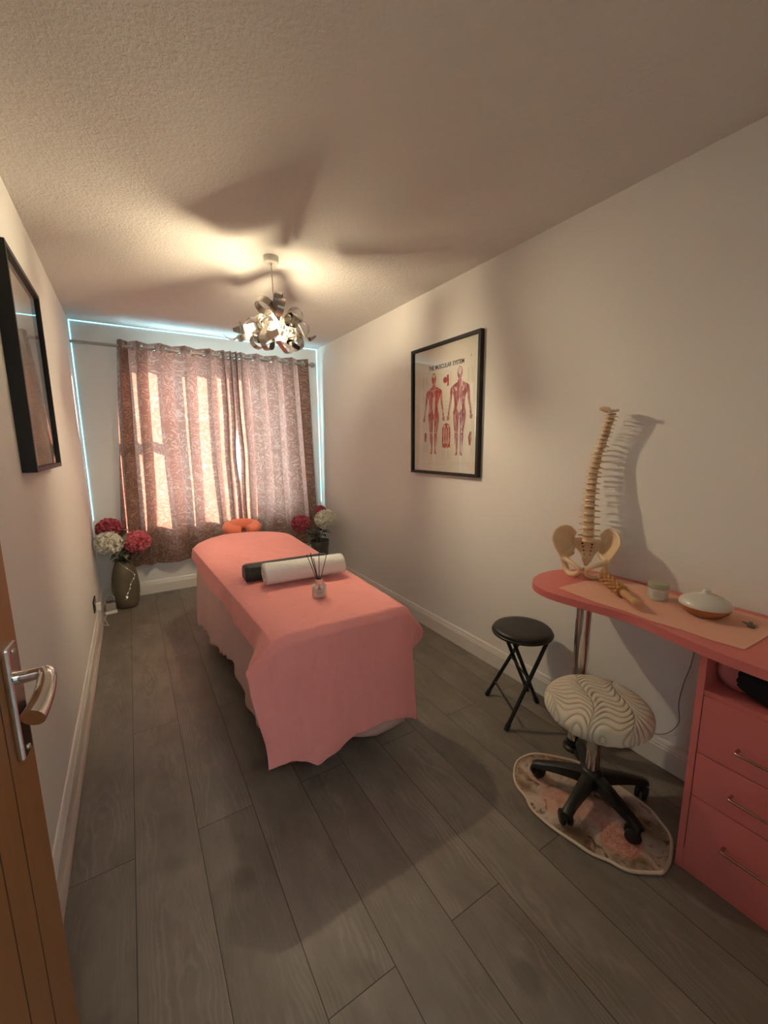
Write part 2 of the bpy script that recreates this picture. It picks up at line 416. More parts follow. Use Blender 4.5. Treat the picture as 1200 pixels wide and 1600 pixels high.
# ------------------------------------------------------------------ socket, plug, cable, small device by the vase
so = tag(empty('wall_socket', (XW0, 3.46, .235), 0), 'dark metal wall socket low on the left wall', 'socket')
obj('face_plate', nbox(0, .008, -.073, .073, -.043, .043, bevel=.003), mat('dark_steel', (.05, .045, .04), .35, .8), so)
obj('switch', nbox(.0078, .012, -.04, -.028, .012, .028, bevel=.001), M_white, so)
pg = tag(empty('power_plug', (XW0+.0125, 3.43, .225), 0), 'white plug pushed into the dark wall socket', 'plug')
obj('plug_body', nbox(0, .032, -.024, .024, -.024, .024, bevel=.005), mat('white_plastic', (.75, .72, .68), .4), pg)
M_wplastic = bpy.data.materials['white_plastic']
bm = bmesh.new(); tube(bm, catmull([(.015, 0, -.022), (.018, .0, -.06), (.02, .02, -.14), (.05, .12, -.20), (.035, .22, -.216), (.02, .33, -.216), (.03, .41, -.214)], 8), .003, 6); obj('plug_cable', bm, M_wplastic, pg, True)
dv = tag(empty('electric_device', (.055, 3.885, 0), .15), 'small pale plastic device on the floor between the left wall and the brown vase', 'device')
obj('base', nbox(-.042, .042, -.03, .03, 0, .026, bevel=.008), M_wplastic, dv)
obj('body', nbox(-.036, .036, -.022, .024, .026, .085, bevel=.012), mat('smoky_plastic', (.32, .29, .26), .3), dv)
bm = bmesh.new(); tube(bm, catmull([(-.03, .02, .08), (-.03, .03, .12), (0, .035, .145), (.03, .03, .13), (.034, .02, .09)], 8), .0025, 6); obj('cord_loop', bm, M_wplastic, dv, True)

# ------------------------------------------------------------------ curtain rod and curtains
RY, RZ = 4.115, 2.163
rod = tag(empty('curtain_rod', (0, RY, RZ), 0), 'brushed metal curtain rod across the window wall', 'curtain rod')
bm = bmesh.new(); tube(bm, [(-.012, 0, 0), (1.95, 0, .003)], .0125, 20); obj('pole', bm, M_brass_nickel, rod, True, 40)
bm = lbm([(0, -.029), (.012, -.027), (.022, -.018), (.029, -.004), (.0295, .006), (.023, .019), (.013, .025), (.013, .036)], 24, (1.988, 0, .003), Matrix.Rotation(-PI/2, 4, 'Y')); obj('finial', bm, M_brass_nickel, rod, True)
for bx in (.36, 1.90):
    bm = bmesh.new(); tube(bm, [(bx, .0, -.014), (bx, .05, -.03), (bx, .115, -.03)], .006, 8); lathe(bm, [(0, 0), (.024, 0), (.024, .006), (0, .006)], 20, (bx, .1165, -.03), Matrix.Rotation(PI/2, 4, 'X')); obj('bracket', bm, M_brass_nickel, rod, True, 40)

def curtain(name, knots, xt, xb, z0, label, seed):
    """knots: list of (u, phase) so that the folds follow the photo's uneven spacing; xt/xb: x range at top, bottom"""
    cur = empty(name, (0, RY, RZ), 0, label, 'curtain', 'eyelet curtains at the window')
    NU, NV = 340, 96
    amp0 = .046
    def pos(u, v):
        x0 = sinterp(v, xt) if False else 0
        ph = interp(u, knots)
        zz = (RZ+.048)*(1-v) + z0*v
        xt_, xb_ = interp(u, xt), interp(u, xb)
        x = xt_ + (xb_-xt_)*v**.9
        gap = .017*math.exp(-((v-.50)/.13)**2); side = (u-.80)/.2 if seed < 3 else (.2-u)/.2
        x += (-gap if seed < 3 else gap)*max(0, side)
        a = amp0*(1 - .25*v) * (1 + .25*nz(u*4, v*1.5, seed)*v*2)
        ph2 = ph + .9*v*nz(u*5+3, v*1.2, seed+5)
        y = a*math.sin(ph2*PI) + .006*nz(u*22, v*3, seed+9)*v + .012*v
        x += .010*math.sin(ph2*2*PI)*(1-.2*v)
        z = zz + .010*math.cos(ph2*PI*2)*(1 if v < .02 else 0)*0 + .008*nz(u*9, 0, seed)*(1 if v > .98 else 0)
        return Vector((x, y-.0, z-RZ))
    bm = bmesh.new(); LW = (knots[-1][1]-knots[0][1])*.115
    V = grid(bm, NU, NV, pos, uv=lambda a, b: (interp(a, knots)*.115 + seed, b*1.9))
    # eyelet holes where the cloth crosses the rod
    rings = []; k0 = math.ceil(knots[0][1]+.01)
    for k in range(int(k0), int(knots[-1][1]-.01)+1):
        u = next(i/2000 for i in range(2001) if interp(i/2000, knots) >= k)
        v = .048/(RZ+.048-z0); c = pos(u, v); t = (pos(min(1, u+.004), v)-pos(max(0, u-.004), v)).normalized()
        rings.append((c, t))
    kill = [f for f in bm.faces if abs(f.calc_center_median().z) < .03 and any((f.calc_center_median()-c).length < .021 for c, t in rings)]
    bmesh.ops.delete(bm, geom=kill, context='FACES')
    cl = obj('fabric', bm, M_curtain, cur, True)
    for c, t in rings:
        bm = bmesh.new(); t.z = 0; t.normalize(); zax = Vector((0, 0, 1))
        P = [c + t*math.cos(2*PI*i/20)*.0215 + zax*math.sin(2*PI*i/20)*.0215 for i in range(21)]
        nn = t.cross(zax)
        Vr = []
        for i in range(20):
            d = (P[i]-c).normalized()
            Vr.append([bm.verts.new(P[i] + d*.0045*math.cos(q*PI/3) + nn*.003*math.sin(q*PI/3)) for q in range(6)])
        for i in range(20):
            for q in range(6): bm.faces.new((Vr[i][q], Vr[i][(q+1) % 6], Vr[(i+1) % 20][(q+1) % 6], Vr[(i+1) % 20][q]))
        obj('eyelet', bm, M_brass_nickel, cur, True)
    return cur
# fold crests (towards the room) measured on the photo; phase runs .5 per quarter wave, crest at phase 1.5, 3.5, ...
def knots_from(xs, x0, x1, p0):
    L = [(0., p0)]
    for i, x in enumerate(xs): L.append(((x-x0)/(x1-x0), 1.5 + 2*i))
    L.append((1., 1.5 + 2*(len(xs)-1) + 1.0)); return L
kl = knots_from([.325, .43, .60, .79, .985, 1.10, 1.155], .305, 1.185, 1.0)
curtain('curtain', kl, [(0, .300), (1, 1.205)], [(0, .165), (.12, .36), (.2, .43), (1, 1.212)], .30, 'left patterned curtain, its cloth lit by sunlight', 1.3)
kr = knots_from([1.235, 1.275, 1.42, 1.60, 1.76, 1.925], 1.215, 1.945, .8)
curtain('curtain', kr, [(0, 1.205), (1, 1.945)], [(0, 1.210), (1, 2.03)], .30, 'right patterned curtain beside the right wall', 4.7)

# ------------------------------------------------------------------ ceiling lamp
lamp = tag(empty('pendant_lamp', (1.045, 2.345, H), 0), 'pendant lamp of curled silver metal ribbons round a lit bulb', 'lamp')
obj('ceiling_rose', lbm([(0, -.034), (.034, -.034), (.0385, -.031), (.040, -.026), (.040, 0), (0, 0)], 32), mat('white_rose', (.66, .62, .56), .4), lamp, auto=40)
bm = bmesh.new(); tube(bm, [(0, 0, -.034), (.001, 0, -.12), (.004, 0, -.225)], .0028, 8); obj('cord', bm, bpy.data.materials['white_rose'], lamp, True)
obj('lamp_holder', lbm([(.003, .0), (.006, -.002), (.012, -.02), (.019, -.03), (.019, -.075), (.022, -.078), (.022, -.084), (.012, -.085)], 20, (.004, 0, -.215)), bpy.data.materials['white_rose'], lamp, True)
bc = Vector((.006, 0, -.352))
mb = emis('lit_bulb', (1.0, .83, .54), BULB)
obj('bulb_neck', lbm([(.012, .058), (.013, .042), (.019, .026), (.0225, .018), (.0225, .016), (0, .016)], 24, bc), mat('white_bulb_neck', (.7, .68, .62), .4), lamp, True)
obj('bulb', lbm([(0, .0155), (.0235, .0155), (.0265, 0), (.0245, -.012), (.017, -.021), (.008, -.0255), (0, -.0265)], 24, bc), mb, lamp, True)
def ribbon_mat():
    m = mat('brushed_aluminium_ribbon', (.50, .47, .43), .27, 1); n = N(m); n.bump(n.noise(n.mapping(n.coord(), (1, 1, 1)), 40, 2), .1, .002); return m
M_rib = ribbon_mat()
random.seed(5)
def ribbon(dirv, up, kind, width, R0, scale):
    """a strip that leaves the lamp's core along dirv and curls"""
    d = Vector(dirv).normalized(); upv = Vector(up); s = d.cross(upv).normalized(); u2 = s.cross(d).normalized()
    pts = []
    if kind == 'curl':                        # spiral roll
        n_ = 44
        for i in range(n_+1):
            t = i/n_; a = t*2.35*2*PI*.8; r = (.040 - .020*t)*scale
            pts.append((R0*.85 + math.sin(a)*r + .02*(1-t), (1-math.cos(a))*r - .008))
        pts = [(-.035+R0*.55, .012), (-.015+R0*.65, .0)] + pts
    elif kind == 'loop':
        n_ = 30
        for i in range(n_+1):
            a = i/n_*1.9*PI; r = .037*scale; pts.append((R0 + .0 + math.sin(a)*r, (1-math.cos(a))*r - .03))
        pts = [(R0*.4, -.05)] + pts
    else:                                     # tail sweeping outwards in an S
        n_ = 26
        for i in range(n_+1):
            t = i/n_; pts.append((R0*.5 + t*.155*scale, .040*math.sin(t*PI*1.75 + .4)*scale))
    bm = bmesh.new(); th = .0008; A = []
    for i, (a, b) in enumerate(pts):
        w = width*(1 if i < len(pts)*.8 else max(.12, 1-(i/len(pts)-.8)*3.6) if kind == 'tail' else 1)
        p0, p1 = pts[max(0, i-1)], pts[min(len(pts)-1, i+1)]; tx, ty = p1[0]-p0[0], p1[1]-p0[1]; ln = math.hypot(tx, ty) or 1
        nx, ny = -ty/ln*th, tx/ln*th
        c = d*a + u2*b; nn = d*nx + u2*ny
        A.append([bm.verts.new(bc + c + s*w/2 + nn), bm.verts.new(bc + c - s*w/2 + nn), bm.verts.new(bc + c - s*w/2 - nn), bm.verts.new(bc + c + s*w/2 - nn)])
    for p, q in zip(A, A[1:]):
        for k in range(4): bm.faces.new((p[k], p[(k+1) % 4], q[(k+1) % 4], q[k]))
    bm.faces.new(A[0][::-1]); bm.faces.new(A[-1])
    obj('ribbon', bm, M_rib, lamp, auto=40)
N_R = 22
for i in range(N_R):
    el_ = [-.75, -.15, .35, .75][i % 4] + random.uniform(-.12, .12); az = i*2.39996 + random.uniform(-.2, .2)
    d = (math.cos(az)*math.cos(el_), math.sin(az)*math.cos(el_), math.sin(el_)*.8)
    kind = ['loop', 'tail', 'curl', 'tail'][i % 4] if i % 8 < 5 else ['curl', 'loop', 'tail'][i % 3]
    up = random.choice([(0, 0, 1), (.3, .2, 1), (math.sin(az), -math.cos(az), .3), (0, 0, -1)])
    ribbon(d, up, kind, random.uniform(.028, .044), random.uniform(.11, .15), random.uniform(1.0, 1.35))
bm = bmesh.new()
for i in range(14):                            # wire cage that carries the ribbons
    az = i*2*PI/14; tube(bm, catmull([(.02*math.cos(az)+.004, .02*math.sin(az), -.295), (.07*math.cos(az), .07*math.sin(az), -.30), (.085*math.cos(az+.3), .085*math.sin(az+.3), -.35), (.05*math.cos(az+.6), .05*math.sin(az+.6), -.415)], 6), .0011, 5)
obj('wire_cage', bm, M_rib, lamp, True)

# ------------------------------------------------------------------ framed chart on the right wall
PX = XW1                                        # wall plane
Y1, Y0, Z1, Z0 = 2.468, 1.788, 1.996, 1.146     # far, near edge
fr = tag(empty('framed_poster', (PX, Y1, Z0), -PI/2), 'black framed anatomy chart titled THE MUSCULAR SYSTEM on the right wall', 'framed poster')
# local axes: x -> towards the camera (world -y), y -> world +x ... rotated -90: local x = world -y, local y = world x
PWd, PH = Y1-Y0, Z1-Z0
def frame_bm(w, h, t, d, back=0):
    bm = bmesh.new(); 
    o = [(0, 0), (w, 0), (w, h), (0, h)]; i_ = [(t, t), (w-t, t), (w-t, h-t), (t, h-t)]
    def ring(y, P): return [bm.verts.new((a, y, b)) for a, b in P]
    A, B, Cc, D = ring(-d, o), ring(-d, i_), ring(back, i_), ring(back, o)
    for k in range(4):
        k2 = (k+1) % 4
        for P, Q in ((A, B), (B, Cc), (Cc, D), (D, A)): bm.faces.new((P[k], P[k2], Q[k2], Q[k]))
    return bm
obj('frame', frame_bm(PWd, PH, .019, .030), M_black_frame, fr)
M_print = mat('poster_paper', (.70, .66, .58), .6)
pr_ = obj('print', nbox(.018, PWd-.018, -.008, -.001, .018, PH-.018), M_print, fr)
M_ink = mat('black_ink', (.035, .035, .04), .6); M_grey = mat('grey_ink', (.40, .37, .33), .6)
M_red = None
def muscle_mat(name, c1, c2, c3):
    m = mat(name, c1, .6); n = N(m); v = n.coord()
    a = n.noise(n.mapping(v, (1, 1, .35)), 60, 2, .5, .8); c = n.ramp(a, [(.36, c1), (.52, c2), (.66, c3)]); n.link(c, n.b.inputs['Base Color']); return m
M_red = muscle_mat('muscle_red', (.30, .030, .025), (.42, .065, .05), (.60, .25, .20))
M_red2 = muscle_mat('muscle_pink', (.24, .035, .045), (.34, .08, .09), (.55, .30, .28))
M_pale = mat('tendon_pale', (.66, .50, .42), .6); M_skin = mat('hand_brown', (.36, .20, .15), .6)
def L2(u, z): return (u, z - Z0)                # poster metres: u from far edge, world z
def flat(name, pts, yoff, m, parent=pr_):
    bm = bmesh.new(); vs = [bm.verts.new((x, -.008-yoff, z)) for x, z in pts]; f = bm.faces.new(vs)
    r = bmesh.ops.extrude_face_region(bm, geom=[f]); 
    for v in r['geom']:
        if isinstance(v, bmesh.types.BMVert): v.co.y += yoff*.9
    bmesh.ops.triangulate(bm, faces=bm.faces[:])
    return obj(name, bm, m, parent)
def ell(cx_, cz_, rx, rz, n_=20): return [(cx_+rx*math.cos(2*PI*k/n_), cz_+rz*math.sin(2*PI*k/n_)) for k in range(n_)]
def mpoly(bm, pts, y):
    vs = [bm.verts.new((x, y, z)) for x, z in pts]; bm.faces.new(vs)
def figure(cx_, zt, zb, back, m):
    """standing anatomical figure, outline from landmarks at a 0..1 height"""
    h = zt-zb; W_ = h*1.04
    def P(x, t): return (cx_ + x*W_, zt - t*h - Z0)
    def sym(pts): return [P(x, t) for x, t in pts] + [P(-x, t) for x, t in reversed(pts) if abs(x) > 1e-6]
    bm = bmesh.new(); y = -.0085
    torso = [(0, .13), (.028, .14), (.034, .165), (.085, .185), (.125, .205), (.135, .235), (.118, .28), (.098, .33), (.082, .40), (.088, .455), (.102, .50), (.104, .56), (.09, .64), (.075, .70), (.068, .735), (.072, .79), (.058, .87), (.042, .935), (.048, .975), (.062, .992), (.03, 1.0), (.02, .985), (.022, .93), (.018, .85), (.014, .78), (.018, .72), (.012, .62), (0, .535)]
    mpoly(bm, sym(torso), y)
    mpoly(bm, [P(.052*math.cos(a)*.78, .07+.072*math.sin(a)) for a in [2*PI*k/20 for k in range(20)]], y-.0002)
    for s in (1, -1):
        arm = [(.118, .20), (.148, .225), (.158, .28), (.160, .35), (.176, .43), (.192, .52), (.186, .545), (.168, .53), (.152, .45), (.134, .38), (.122, .31), (.112, .25)]
        mpoly(bm, [P(x*s, t) for x, t in arm], y-.0001)
    nf = len(bm.faces)
    for s in (1, -1):
        mpoly(bm, [P((.186+.024*math.cos(a))*s, .562+.03*math.sin(a)) for a in [2*PI*k/12 for k in range(12)]], y-.0004)
        mpoly(bm, [P(.044*s+.02*math.cos(a), .988+.012*math.sin(a)) for a in [2*PI*k/12 for k in range(12)]], y-.0004)
    bm.faces.ensure_lookup_table(); nh = len(bm.faces)
    for f_ in bm.faces[nf:]: f_.material_index = 1
    def line(a, b, w):
        (x0, t0), (x1, t1) = a, b; q0, q1 = P(x0, t0), P(x1, t1); dx, dz = q1[0]-q0[0], q1[1]-q0[1]; l = math.hypot(dx, dz); nx, nz_ = -dz/l*w*h, dx/l*w*h
        mpoly(bm, [(q0[0]+nx*.3, q0[1]+nz_*.3), (q0[0]-nx*.3, q0[1]-nz_*.3), (q1[0]-nx, q1[1]-nz_), (q1[0]+nx, q1[1]+nz_)], y-.0006)
    if back:
        mpoly(bm, [P(.034*math.cos(a)*.8, .048+.042*math.sin(a)) for a in [2*PI*k/16 for k in range(16)]], y-.0006)
        line((0, .13), (0, .42), .004); line((.08, .21), (.05, .27), .012); line((-.085, .215), (-.05, .26), .014); mpoly(bm, [P(0, .33), P(.045, .46), P(0, .52), P(-.045, .46)], y-.0005)
    else:
        mpoly(bm, [P(.03*math.cos(a), .035+.022*math.sin(a)) for a in [2*PI*k/16 for k in range(16)]], y-.0006)
        mpoly(bm, [P(.022, .29), P(.026, .42), P(.01, .50), P(-.01, .50), P(-.026, .42), P(-.022, .29)], y-.0005); line((.0, .2), (.0, .29), .006); line((.08, .195), (.01, .21), .005); line((-.08, .195), (-.01, .21), .005)
    for s in (1, -1):
        line((.10*s, .30), (.088*s, .37), .004); line((.055*s, .56), (.05*s, .70), .006); line((.085*s, .52), (.07*s, .66), .004); line((.048*s, .76), (.044*s, .94), .008); line((.142*s, .36), (.172*s, .50), .004); line((.05*s, .71), (.045*s, .74), .016)
    bm.faces.ensure_lookup_table()
    for f_ in bm.faces[nh:]: f_.material_index = 2
    b_ = obj('figure_drawing', bm, m, pr_); b_.data.materials.append(M_skin); b_.data.materials.append(M_pale)
figure(.235, 1.815, 1.280, False, M_red)
figure(.490, 1.822, 1.275, True, M_red2)
bm = bmesh.new()
mpoly(bm, [L2(u, z) for u, z in ell(.350, 1.757, .020, .020)], -.0086); mpoly(bm, [L2(u, z) for u, z in [(.365, 1.785), (.385, 1.79), (.387, 1.72), (.372, 1.715)]], -.0087)
obj('heart_drawing', bm, M_red, pr_)
bm = bmesh.new()
mpoly(bm, [L2(.368+x*.043, 1.400+z*.08) for x, z in [(-.6, .95), (0, 1.05), (.6, .95), (.95, .6), (.95, -.3), (.9, -.75), (1, -1), (.75, -.85), (.4, -1.02), (0, -.9), (-.4, -1.02), (-.75, -.85), (-1, -1), (-.9, -.75), (-.95, -.3), (-.95, .6)]], -.0086)
obj('trunk_drawing', bm, M_red, pr_)
bm = bmesh.new()
for s in (-.5, 0, .5): mpoly(bm, [L2(.368+.043*s+a*.004, z) for a, z in ((-1, 1.45), (1, 1.45), (1.4, 1.35), (-1.4, 1.35))], -.0092)
mpoly(bm, [L2(u, z) for u, z in ell(.352, 1.462, .008, .009)], -.0092); mpoly(bm, [L2(u, z) for u, z in ell(.385, 1.462, .008, .009)], -.0092)
obj('trunk_highlights', bm, M_pale, pr_)
bm = bmesh.new()
mpoly(bm, [L2(u, z) for u, z in [(.136, 1.42), (.146, 1.428), (.158, 1.42), (.160, 1.38), (.147, 1.355), (.134, 1.375)]], -.0086)
obj('joint_drawing', bm, M_red2, pr_); bm = bmesh.new()
mpoly(bm, [L2(u, z) for u, z in [(.590, 1.425), (.603, 1.42), (.604, 1.37), (.594, 1.335), (.582, 1.345), (.574, 1.39)]], -.0086)
obj('joint_drawing', bm, M_red2, pr_)
# fine print: rows of tiny grey strokes
bm = bmesh.new(); random.seed(3)
def textblock(u0, u1, zt, rows, dz, gap=0):
    for r in range(rows):
        z = zt - r*dz; u = u0
        while u < u1-.002:
            w = random.uniform(.004, .012); w = min(w, u1-u); mpoly(bm, [L2(u, z), L2(u+w, z), L2(u+w, z+.0016), L2(u, z+.0016)], -.0084); u += w + .0022
for a in ((.105, .135, 1.80, 12, .0062), (.145, .170, 1.80, 10, .0062), (.105, .130, 1.70, 6, .012), (.395, .412, 1.80, 14, .006), (.555, .578, 1.80, 14, .006), (.590, .612, 1.80, 16, .006),
          (.300, .325, 1.70, 8, .02), (.345, .38, 1.62, 7, .024), (.325, .36, 1.305, 10, .006), (.378, .41, 1.305, 10, .006), (.12, .145, 1.345, 10, .006), (.152, .175, 1.345, 9, .006), (.105, .13, 1.60, 9, .02),
          (.595, .615, 1.62, 9, .02), (.60, .615, 1.32, 5, .008), (.44, .605, 1.232, 2, .008), (.22, .27, 1.832, 1, 1), (.335, .395, 1.805, 1, 1), (.475, .515, 1.836, 1, 1), (.345, .39, 1.497, 1, 1), (.42, .445, 1.40, 8, .02)): textblock(*a)
tag(obj('fine_print', bm, M_grey, pr_), kind='stuff')
bm = bmesh.new()
for a in ((.08, .6195, 1.2135, 1.2145), (.6185, .6195, 1.2135, 1.875), (.0685, .0695, 1.2135, 1.875)): mpoly(bm, [L2(a[0], a[2]), L2(a[1], a[2]), L2(a[1], a[3]), L2(a[0], a[3])], -.0084)
obj('print_border', bm, M_grey, pr_)
def text(s, size, loc, m, parent, sx=1.0, shear=0., off=.0):
    cu = bpy.data.curves.new('t', 'FONT'); cu.body = s; cu.size = size; cu.extrude = .0003; cu.shear = shear; cu.offset = off; cu.align_x = 'CENTER'; cu.space_character = 1.04; cu.space_word = 1.35
    o = bpy.data.objects.new('t', cu); COL.objects.link(o); bpy.context.view_layer.update()
    me = bpy.data.meshes.new_from_object(o.evaluated_get(bpy.context.evaluated_depsgraph_get())); bpy.data.objects.remove(o)
    for v in me.vertices: v.co = Vector((v.co.x*sx, -v.co.z, v.co.y))
    t = link_obj('lettering', me, m, parent); me.materials.clear(); me.materials.append(m); t.location = loc; return t
text('THE MUSCULAR SYSTEM', .038, (.352, -.0088, 1.836-Z0), M_ink, pr_, .80, .0, .0008)
text('A', .014, (.585, -.0088, 1.865-Z0), M_ink, pr_)
obj('glass', nbox(.018, PWd-.018, -.0215, -.020, .018, PH-.018), M_pglass, fr)

# ------------------------------------------------------------------ deep framed picture on the left wall
lp = tag(empty('framed_picture', (XW0, 1.815, 1.262), PI/2), 'deep black framed picture high on the left wall', 'framed picture')
LW_, LH_ = .60, .735
obj('frame', frame_bm(LW_, LH_, .016, .042), M_black_frame, lp)
def art():
    m = mat('pale_print', (.60, .55, .50), .6); n = N(m); v = n.coord(); a = n.noise(v, 4, 2); c = n.ramp(a, [(.4, (.50, .47, .45)), (.6, (.66, .58, .52))]); n.link(c, n.b.inputs['Base Color']); return m
obj('mount', nbox(.016, LW_-.016, -.012, -.001, .016, LH_-.016), mat('cream_mount', (.60, .54, .46), .7), lp)
obj('print', nbox(.09, LW_-.09, -.0128, -.0118, .09, LH_-.09), art(), lp)
obj('glass', nbox(.016, LW_-.016, -.033, -.0315, .016, LH_-.016), M_pglass, lp)

# ------------------------------------------------------------------ massage table
TL, TRn, TRf, TY0, TY1, TZ = .690, 1.255, 1.330, 1.385, 3.25, .655
def yhd(x): return TY1 - 1.72*abs(x-.975)**2.05
mt = tag(empty('massage_table', (.99, 2.3, 0), 0), 'long massage table under a salmon sheet in the middle of the room', 'massage table')
def rel(x, y, z): return (x-.99, y-2.3, z)
def tl(y): return TL + (y-TY0)/(TY1-TY0)*(.615-TL)
def trr(y): return TRn + (y-TY0)/(TY1-TY0)*(TRf-TRn)
bm = bmesh.new(); pts = []
for k in range(13): x_ = 1.29 - (1.29-.65)*k/12; pts.append((x_-.99, yhd(x_)-.035-2.3))
for (cx_, cy_, a0) in ((TL+.05, TY0+.05, PI), (TRn-.05, TY0+.05, 1.5*PI)):
    rr = .04
    for k in range(7): a = a0 + k*PI/12; pts.append((cx_+rr*math.cos(a)-.99, cy_+rr*math.sin(a)-2.3))
prism(bm, pts, TZ-.075, TZ-.006); obj('tabletop', bm, mat('cream_vinyl', (.6, .5, .42), .5), mt)
for x, y in ((.78, 1.55), (1.2, 1.55), (.76, 2.95), (1.22, 2.95)): obj('leg', nbox(*[q for q in (x-.99-.02, x-.99+.02, y-2.3-.02, y-2.3+.02, 0, TZ-.075)], bevel=.003), M_oak, mt)
# face cradle: orange horseshoe cushion beyond the head end
bm = bmesh.new(); cc = Vector(rel(1.035, 3.42, .672)); P = []
for k in range(33):
    a = math.radians(-76 + (332)*k/32); P.append(cc + Vector((.105*math.cos(a), .085*math.sin(a), .010*math.sin(a)+.012)))
tube(bm, P, [.052*(.72+.28*math.sin(PI*min(1, max(0, k/32)))**.5) for k in range(33)], 16)
fc = obj('face_cradle', bm, M_cradle, mt, True); tag(fc, 'orange padded face cradle')
bm = bmesh.new(); tube(bm, [rel(1.035, 3.36, .63), rel(1.035, 3.12, .61)], .012, 8); tube(bm, [rel(.95, 3.42, .635), rel(1.12, 3.42, .635)], .012, 8); obj('cradle_bracket', bm, M_black_metal, mt, True)

# pale valance hanging round the table
sk = tag(empty('table_skirt', (.99, 2.3, 0), 0), 'pale pink gathered valance hanging under the salmon sheet', 'table skirt')
path = [(1.30, 3.0), (1.22, 3.09), (1.0, 3.20), (.80, 3.13), (.68, 3.03), (.628, 2.97)] + [(tl(y)-.001, y) for y in (2.8, 2.6, 2.4, 2.2, 2.0, 1.8, 1.6, 1.45)] + [(TL+.012, 1.40), (TL+.05, 1.388), (.8, 1.382), (1.0, 1.380), (1.15, 1.378), (1.22, 1.382), (1.265, 1.40), (1.275, 1.6), (1.29, 2.0), (1.305, 2.6), (1.315, 2.9), (1.30, 3.0)]
PT = catmull([(x, y, 0) for x, y in path], 30)
PT = PT[:-1]; cum = [0]
for a, b in zip(PT, PT[1:]): cum.append(cum[-1]+(b-a).length)
def skirt_pt(i, v):
    i = i % len(PT); p = PT[i]; q = PT[(i+1) % len(PT)]; t = (q-p).normalized(); nn = Vector((t.y, -t.x, 0)); s = cum[i]
    # outward = away from the table's axis
    if nn.dot(p-Vector((.97, 2.3, 0))) < 0: nn = -nn
    left = p.x < .72 and p.y < 3.05
    hem = sinterp(p.y, [(1.3, .20), (1.75, .185), (1.83, .21), (1.92, .25), (2.02, .285), (2.35, .20), (2.6, .165), (3.1, .14)]) if left else .155
    if p.y < 1.4 and p.x > .72: hem = interp(p.x, [(.75, .16), (.95, .15), (1.1, .095), (1.25, .105)])
    foldw = math.sin(s*44 + 5*nz(s*3)) * (.0075+.006*nz(s*5, 3)) + .014*nz(s*5, v*1.2, 2)
    g = v**.45
    z = (TZ-.02)*(1-v) + hem*v
    out = .004 + (.020 if left or p.y > 3 else .010)*v + foldw*g
    if p.y < 1.42 and p.x > .70: out = -.004 + .006*v + foldw*g*.25
    return Vector((p.x + nn.x*out - .99, p.y + nn.y*out - 2.3, z))
bm = bmesh.new(); grid(bm, len(PT), 26, lambda u, v: skirt_pt(int(round(u*len(PT))), v), closed_u=True)
sko = obj('valance', bm, M_skirt, sk, True); sko.modifiers.new('s', 'SOLIDIFY').thickness = .0012

